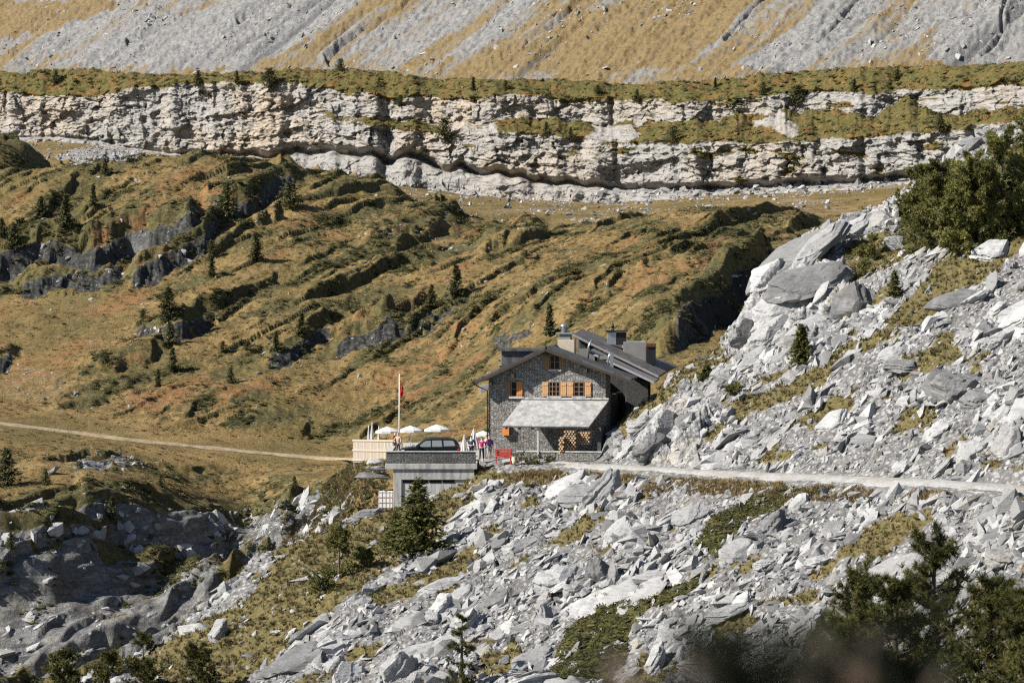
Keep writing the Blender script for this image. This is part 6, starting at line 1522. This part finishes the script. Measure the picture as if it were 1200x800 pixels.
m = MB(); m.box(-.15, .15, -.1, .08, -.26, .22); m.build('bag', cloth('dark violet nylon', (.02, .015, .06)), bp, .05)
m = MB(); m.box(-.11, .11, -.145, -.104, -.2, .02); m.build('pocket', cloth('dark violet pocket', (.03, .02, .08)), bp, .015)
person(gpos(570.0, 232.8, zf + .02), R(120), 'walker in a pale pink shirt standing half hidden by the hiker in purple', (.62, .38, .34), (.2, .18, .17), (.28, .2, .12), arms=(.3, .3), h=1.66)
person(gpos(552.3, 233.5, zf + .02), R(150), 'guest in a navy blue jacket near the tall closed parasol', (.025, .05, .11), (.03, .035, .05), (.06, .04, .03), arms=(.4, .4), h=1.6)
person(gpos(463, 238.6, zf), R(40), 'guest in a brown red shirt at the fence end left of the car', (.22, .07, .05), (.12, .10, .09), (.1, .06, .04), arms=(.5, .5), h=1.62)
person(gpos(466.6, 237.6, zf), R(-30), 'guest in a beige jumper standing between the fence and the car bonnet', (.42, .30, .22), (.10, .08, .07), (.16, .09, .05), arms=(.7, .2), h=1.6)

# ================================================================== SMALL THINGS
M_RED = simple('red painted boards', (.42, .06, .05), .7, .2, 6)
bn = root('garden_bench', P(590, 0, 228.4).xy.to_3d() + Vector((0, 0, .38)), 'bright red slatted bench by the corner of the stone house', 'bench')
W_ = 20 * 228 / F / 2
m = MB()
for k in range(3): m.box(-W_, W_, .28, .32, .50 + k * .17, .64 + k * .17)
m.build('backrest', M_RED, bn, .01)
m = MB()
for k in range(4): m.box(-W_, W_, -.2 + k * .12, -.1 + k * .12, .43, .47)
m.build('seat', M_RED, bn, .008)
for x in (-W_ + .1, W_ - .1):
    m = MB(); m.box(x - .05, x + .05, -.16, -.08, 0, .427); m.box(x - .05, x + .05, .22, .277, 0, .95); m.build('leg', M_RED, bn)
wt = root('water_tank', P(452, 598, 229.3), 'white plastic water tank in a metal cage beside the garage', 'tank')
wpx = 17.5 * 229.3 / F; h_ = 22 * 229.3 / F
M_TANK = simple('translucent white plastic', (.72, .70, .66), .5, .06, 2)
m = MB(); m.box(-wpx / 2 + .03, wpx / 2 - .03, 0, wpx * .9, .16, h_); m.build('tank', M_TANK, wt, .07)
m = MB()
for k in range(5): x = -wpx / 2 + wpx * k / 4; m.tube([(x, -.01, .12), (x, -.01, h_ + .02)], .017, 6)
for k in range(4): z = .2 + (h_ - .2) * k / 3; m.tube([(-wpx / 2, -.025, z), (wpx / 2, -.025, z)], .017, 6); m.tube([(-wpx / 2 - .01, 0, z), (-wpx / 2 - .01, wpx * .9, z)], .017, 6); m.tube([(wpx / 2 + .01, 0, z), (wpx / 2 + .01, wpx * .9, z)], .017, 6)
m.build('cage', simple('pinkish cage wire', (.42, .30, .27), .5, .08, 3, .4), wt)
m = MB()
for k in range(3): x = -wpx / 2 + (wpx - .14) * k / 2; m.box(x, x + .14, -.02, wpx * .9, -.02, .115)
m.build('pallet', M_FASCIA, wt)
m = MB(); m.lathe([(.1, 0), (.1, .05), (.06, .07)], 12, (0, wpx * .45, h_)); m.build('lid', M_DARKM, wt)
bu = root('plant_pot', P(603, 533, 227.8), 'cream bucket standing by the track below the red bench', 'pot'); bu.location.z = .42
m = MB(); m.lathe([(.16, 0), (.20, .42), (.21, .44)], 14); m.build('bucket', simple('cream clay', (.58, .48, .36), .8, .1, 5), bu, smooth=False)
# firewood: logs end-on, stacked in two lots
def logs(name, u0, u1, v0, v1, d, lab, seed, sk=0.0):
    g = P((u0 + u1) / 2, v1, d); t = root(name, g, lab, 'firewood', 'stacked firewood by the porch', R(-12)); r = random.Random(seed)
    W, Hh = (u1 - u0) * d / F, (v1 - v0) * d / F; mm = MB(); en = MB(); rad = .085; nzr = int(Hh / (rad * 1.75)); nxr = int(W / (rad * 2))
    for iz in range(nzr):
        for ix in range(nxr):
            x = -W / 2 + (ix + .5 + .5 * (iz % 2)) * W / nxr; z = rad + iz * rad * 1.75 + sk * x
            if x > W / 2: continue
            rr_ = rad * r.uniform(.75, 1.08); y0 = r.uniform(-.08, .05); mm.tube([(x, y0, z), (x, y0 + .9, z)], rr_, 6); en.tube([(x, y0 - .006, z), (x, y0 - .001, z)], rr_ * .86, 6)
    lo = mm.build('logs', simple('split log bark', (.20, .13, .08), .9, .3, 9), t); eo = en.build('logs', simple('sawn log ends', (.48, .33, .2), .9, .25, 7), t)
    bm = bmesh.new(); bm.from_mesh(lo.data); n0 = len(bm.faces); bm.from_mesh(eo.data); bm.faces.ensure_lookup_table()
    for f in bm.faces[n0:]: f.material_index = 1
    bm.to_mesh(lo.data); bm.free(); lo.data.materials.append(eo.data.materials[0]); bpy.data.objects.remove(eo)
logs('firewood_stack', 660, 674, 504.5, 527, 226.6, 'tall stack of split firewood, front one beside the porch', 1)
logs('firewood_stack', 674.5, 690, 504.5, 521, 227.2, 'broad stack of split firewood leaning on the grassy bank behind the front one', 2)
logs('firewood_stack', 654, 660, 511.5, 532, 226.2, 'narrow low heap of firewood at the left of the stacks', 3)
# little shrub by the car and pot plants on the porch wall
for u, v, h, lab, d in ((480, 519, 12, 'green potted shrub behind the bonnet of the car', 236.5), (611, 529, 12, 'straw coloured weeds under the porch wall, next to the cream bucket', 227.6), (626, 531, 11, 'green weeds under the porch wall left of the porch post', 227.4), (645, 529, 10, 'green weeds under the porch wall right of the porch post', 227.4)):
    g = gpos(u, d, zf - .05); V, T = [], []; r = np.random.default_rng(int(u)); H = h * d / F * 1.2
    C = np.stack([r.normal(size=40) * H * .35, r.normal(size=40) * H * .3, np.abs(r.normal(size=40)) * H * .35 + .05], -1)
    V, T = tufts_tris(C, np.tile([0, 0, 1.], (40, 1)), r.random(40), 10, H * .28, .03, r)
    t = root('green_shrub', g, lab, 'shrub'); me = tri_mesh('leaves', V, np.array(T), M_FIR if 'green' in lab else M_GRASS); o = bpy.data.objects.new('leaves', me); COL.objects.link(o); o.parent = t
    m = MB(); m.tube([(0, 0, -.1), (.02, 0, H * .5)], [.03, .015], 6); m.build('stem', M_BARK, t)
tick('things')
# ================================================================== camera, light
cam = bpy.data.cameras.new('camera'); co = bpy.data.objects.new('camera', cam); COL.objects.link(co)
co.location = (0, 0, CAMZ); co.rotation_euler = (R(90), 0, 0)
cam.sensor_width = 36; cam.lens = 36 * F / 1200; cam.shift_y = -(400 - HOR) / 1200
cam.clip_start = .1; cam.clip_end = 6000
cam.dof.use_dof = True; cam.dof.focus_distance = 232; cam.dof.aperture_fstop = 4.0
SC.camera = co
w = bpy.data.worlds.new('World'); SC.world = w; w.use_nodes = True
nt = w.node_tree; bg = nt.nodes['Background']; sky = nt.nodes.new('ShaderNodeTexSky'); sky.sky_type = 'NISHITA'; sky.sun_disc = False
sx, sy, sz = -math.sin(R(SUN_AZ)) * math.cos(R(SUN_EL)), -math.cos(R(SUN_AZ)) * math.cos(R(SUN_EL)), math.sin(R(SUN_EL))
sky.sun_elevation = R(SUN_EL); sky.sun_rotation = math.atan2(sx, sy); sky.altitude = 1800; sky.air_density = 1.0; sky.dust_density = .6
nt.links.new(sky.outputs[0], bg.inputs[0]); bg.inputs[1].default_value = .062
sl = bpy.data.lights.new('sun', 'SUN'); so = bpy.data.objects.new('sun', sl); COL.objects.link(so)
sl.energy = 5.0; sl.angle = R(.53); sl.color = (1, .95, .87)
so.rotation_euler = Vector((sx, sy, sz)).to_track_quat('Z', 'Y').to_euler(); so.location = (0, 0, 200)
SC.view_settings.view_transform = 'Standard'; SC.view_settings.look = 'None'; SC.view_settings.exposure = 0.98; SC.view_settings.gamma = 1
SC.render.engine = 'CYCLES'; SC.cycles.use_denoising = False; SC.cycles.filter_width = 1.25; SC.cycles.max_bounces = 5; SC.cycles.diffuse_bounces = 3; SC.cycles.transparent_max_bounces = 8
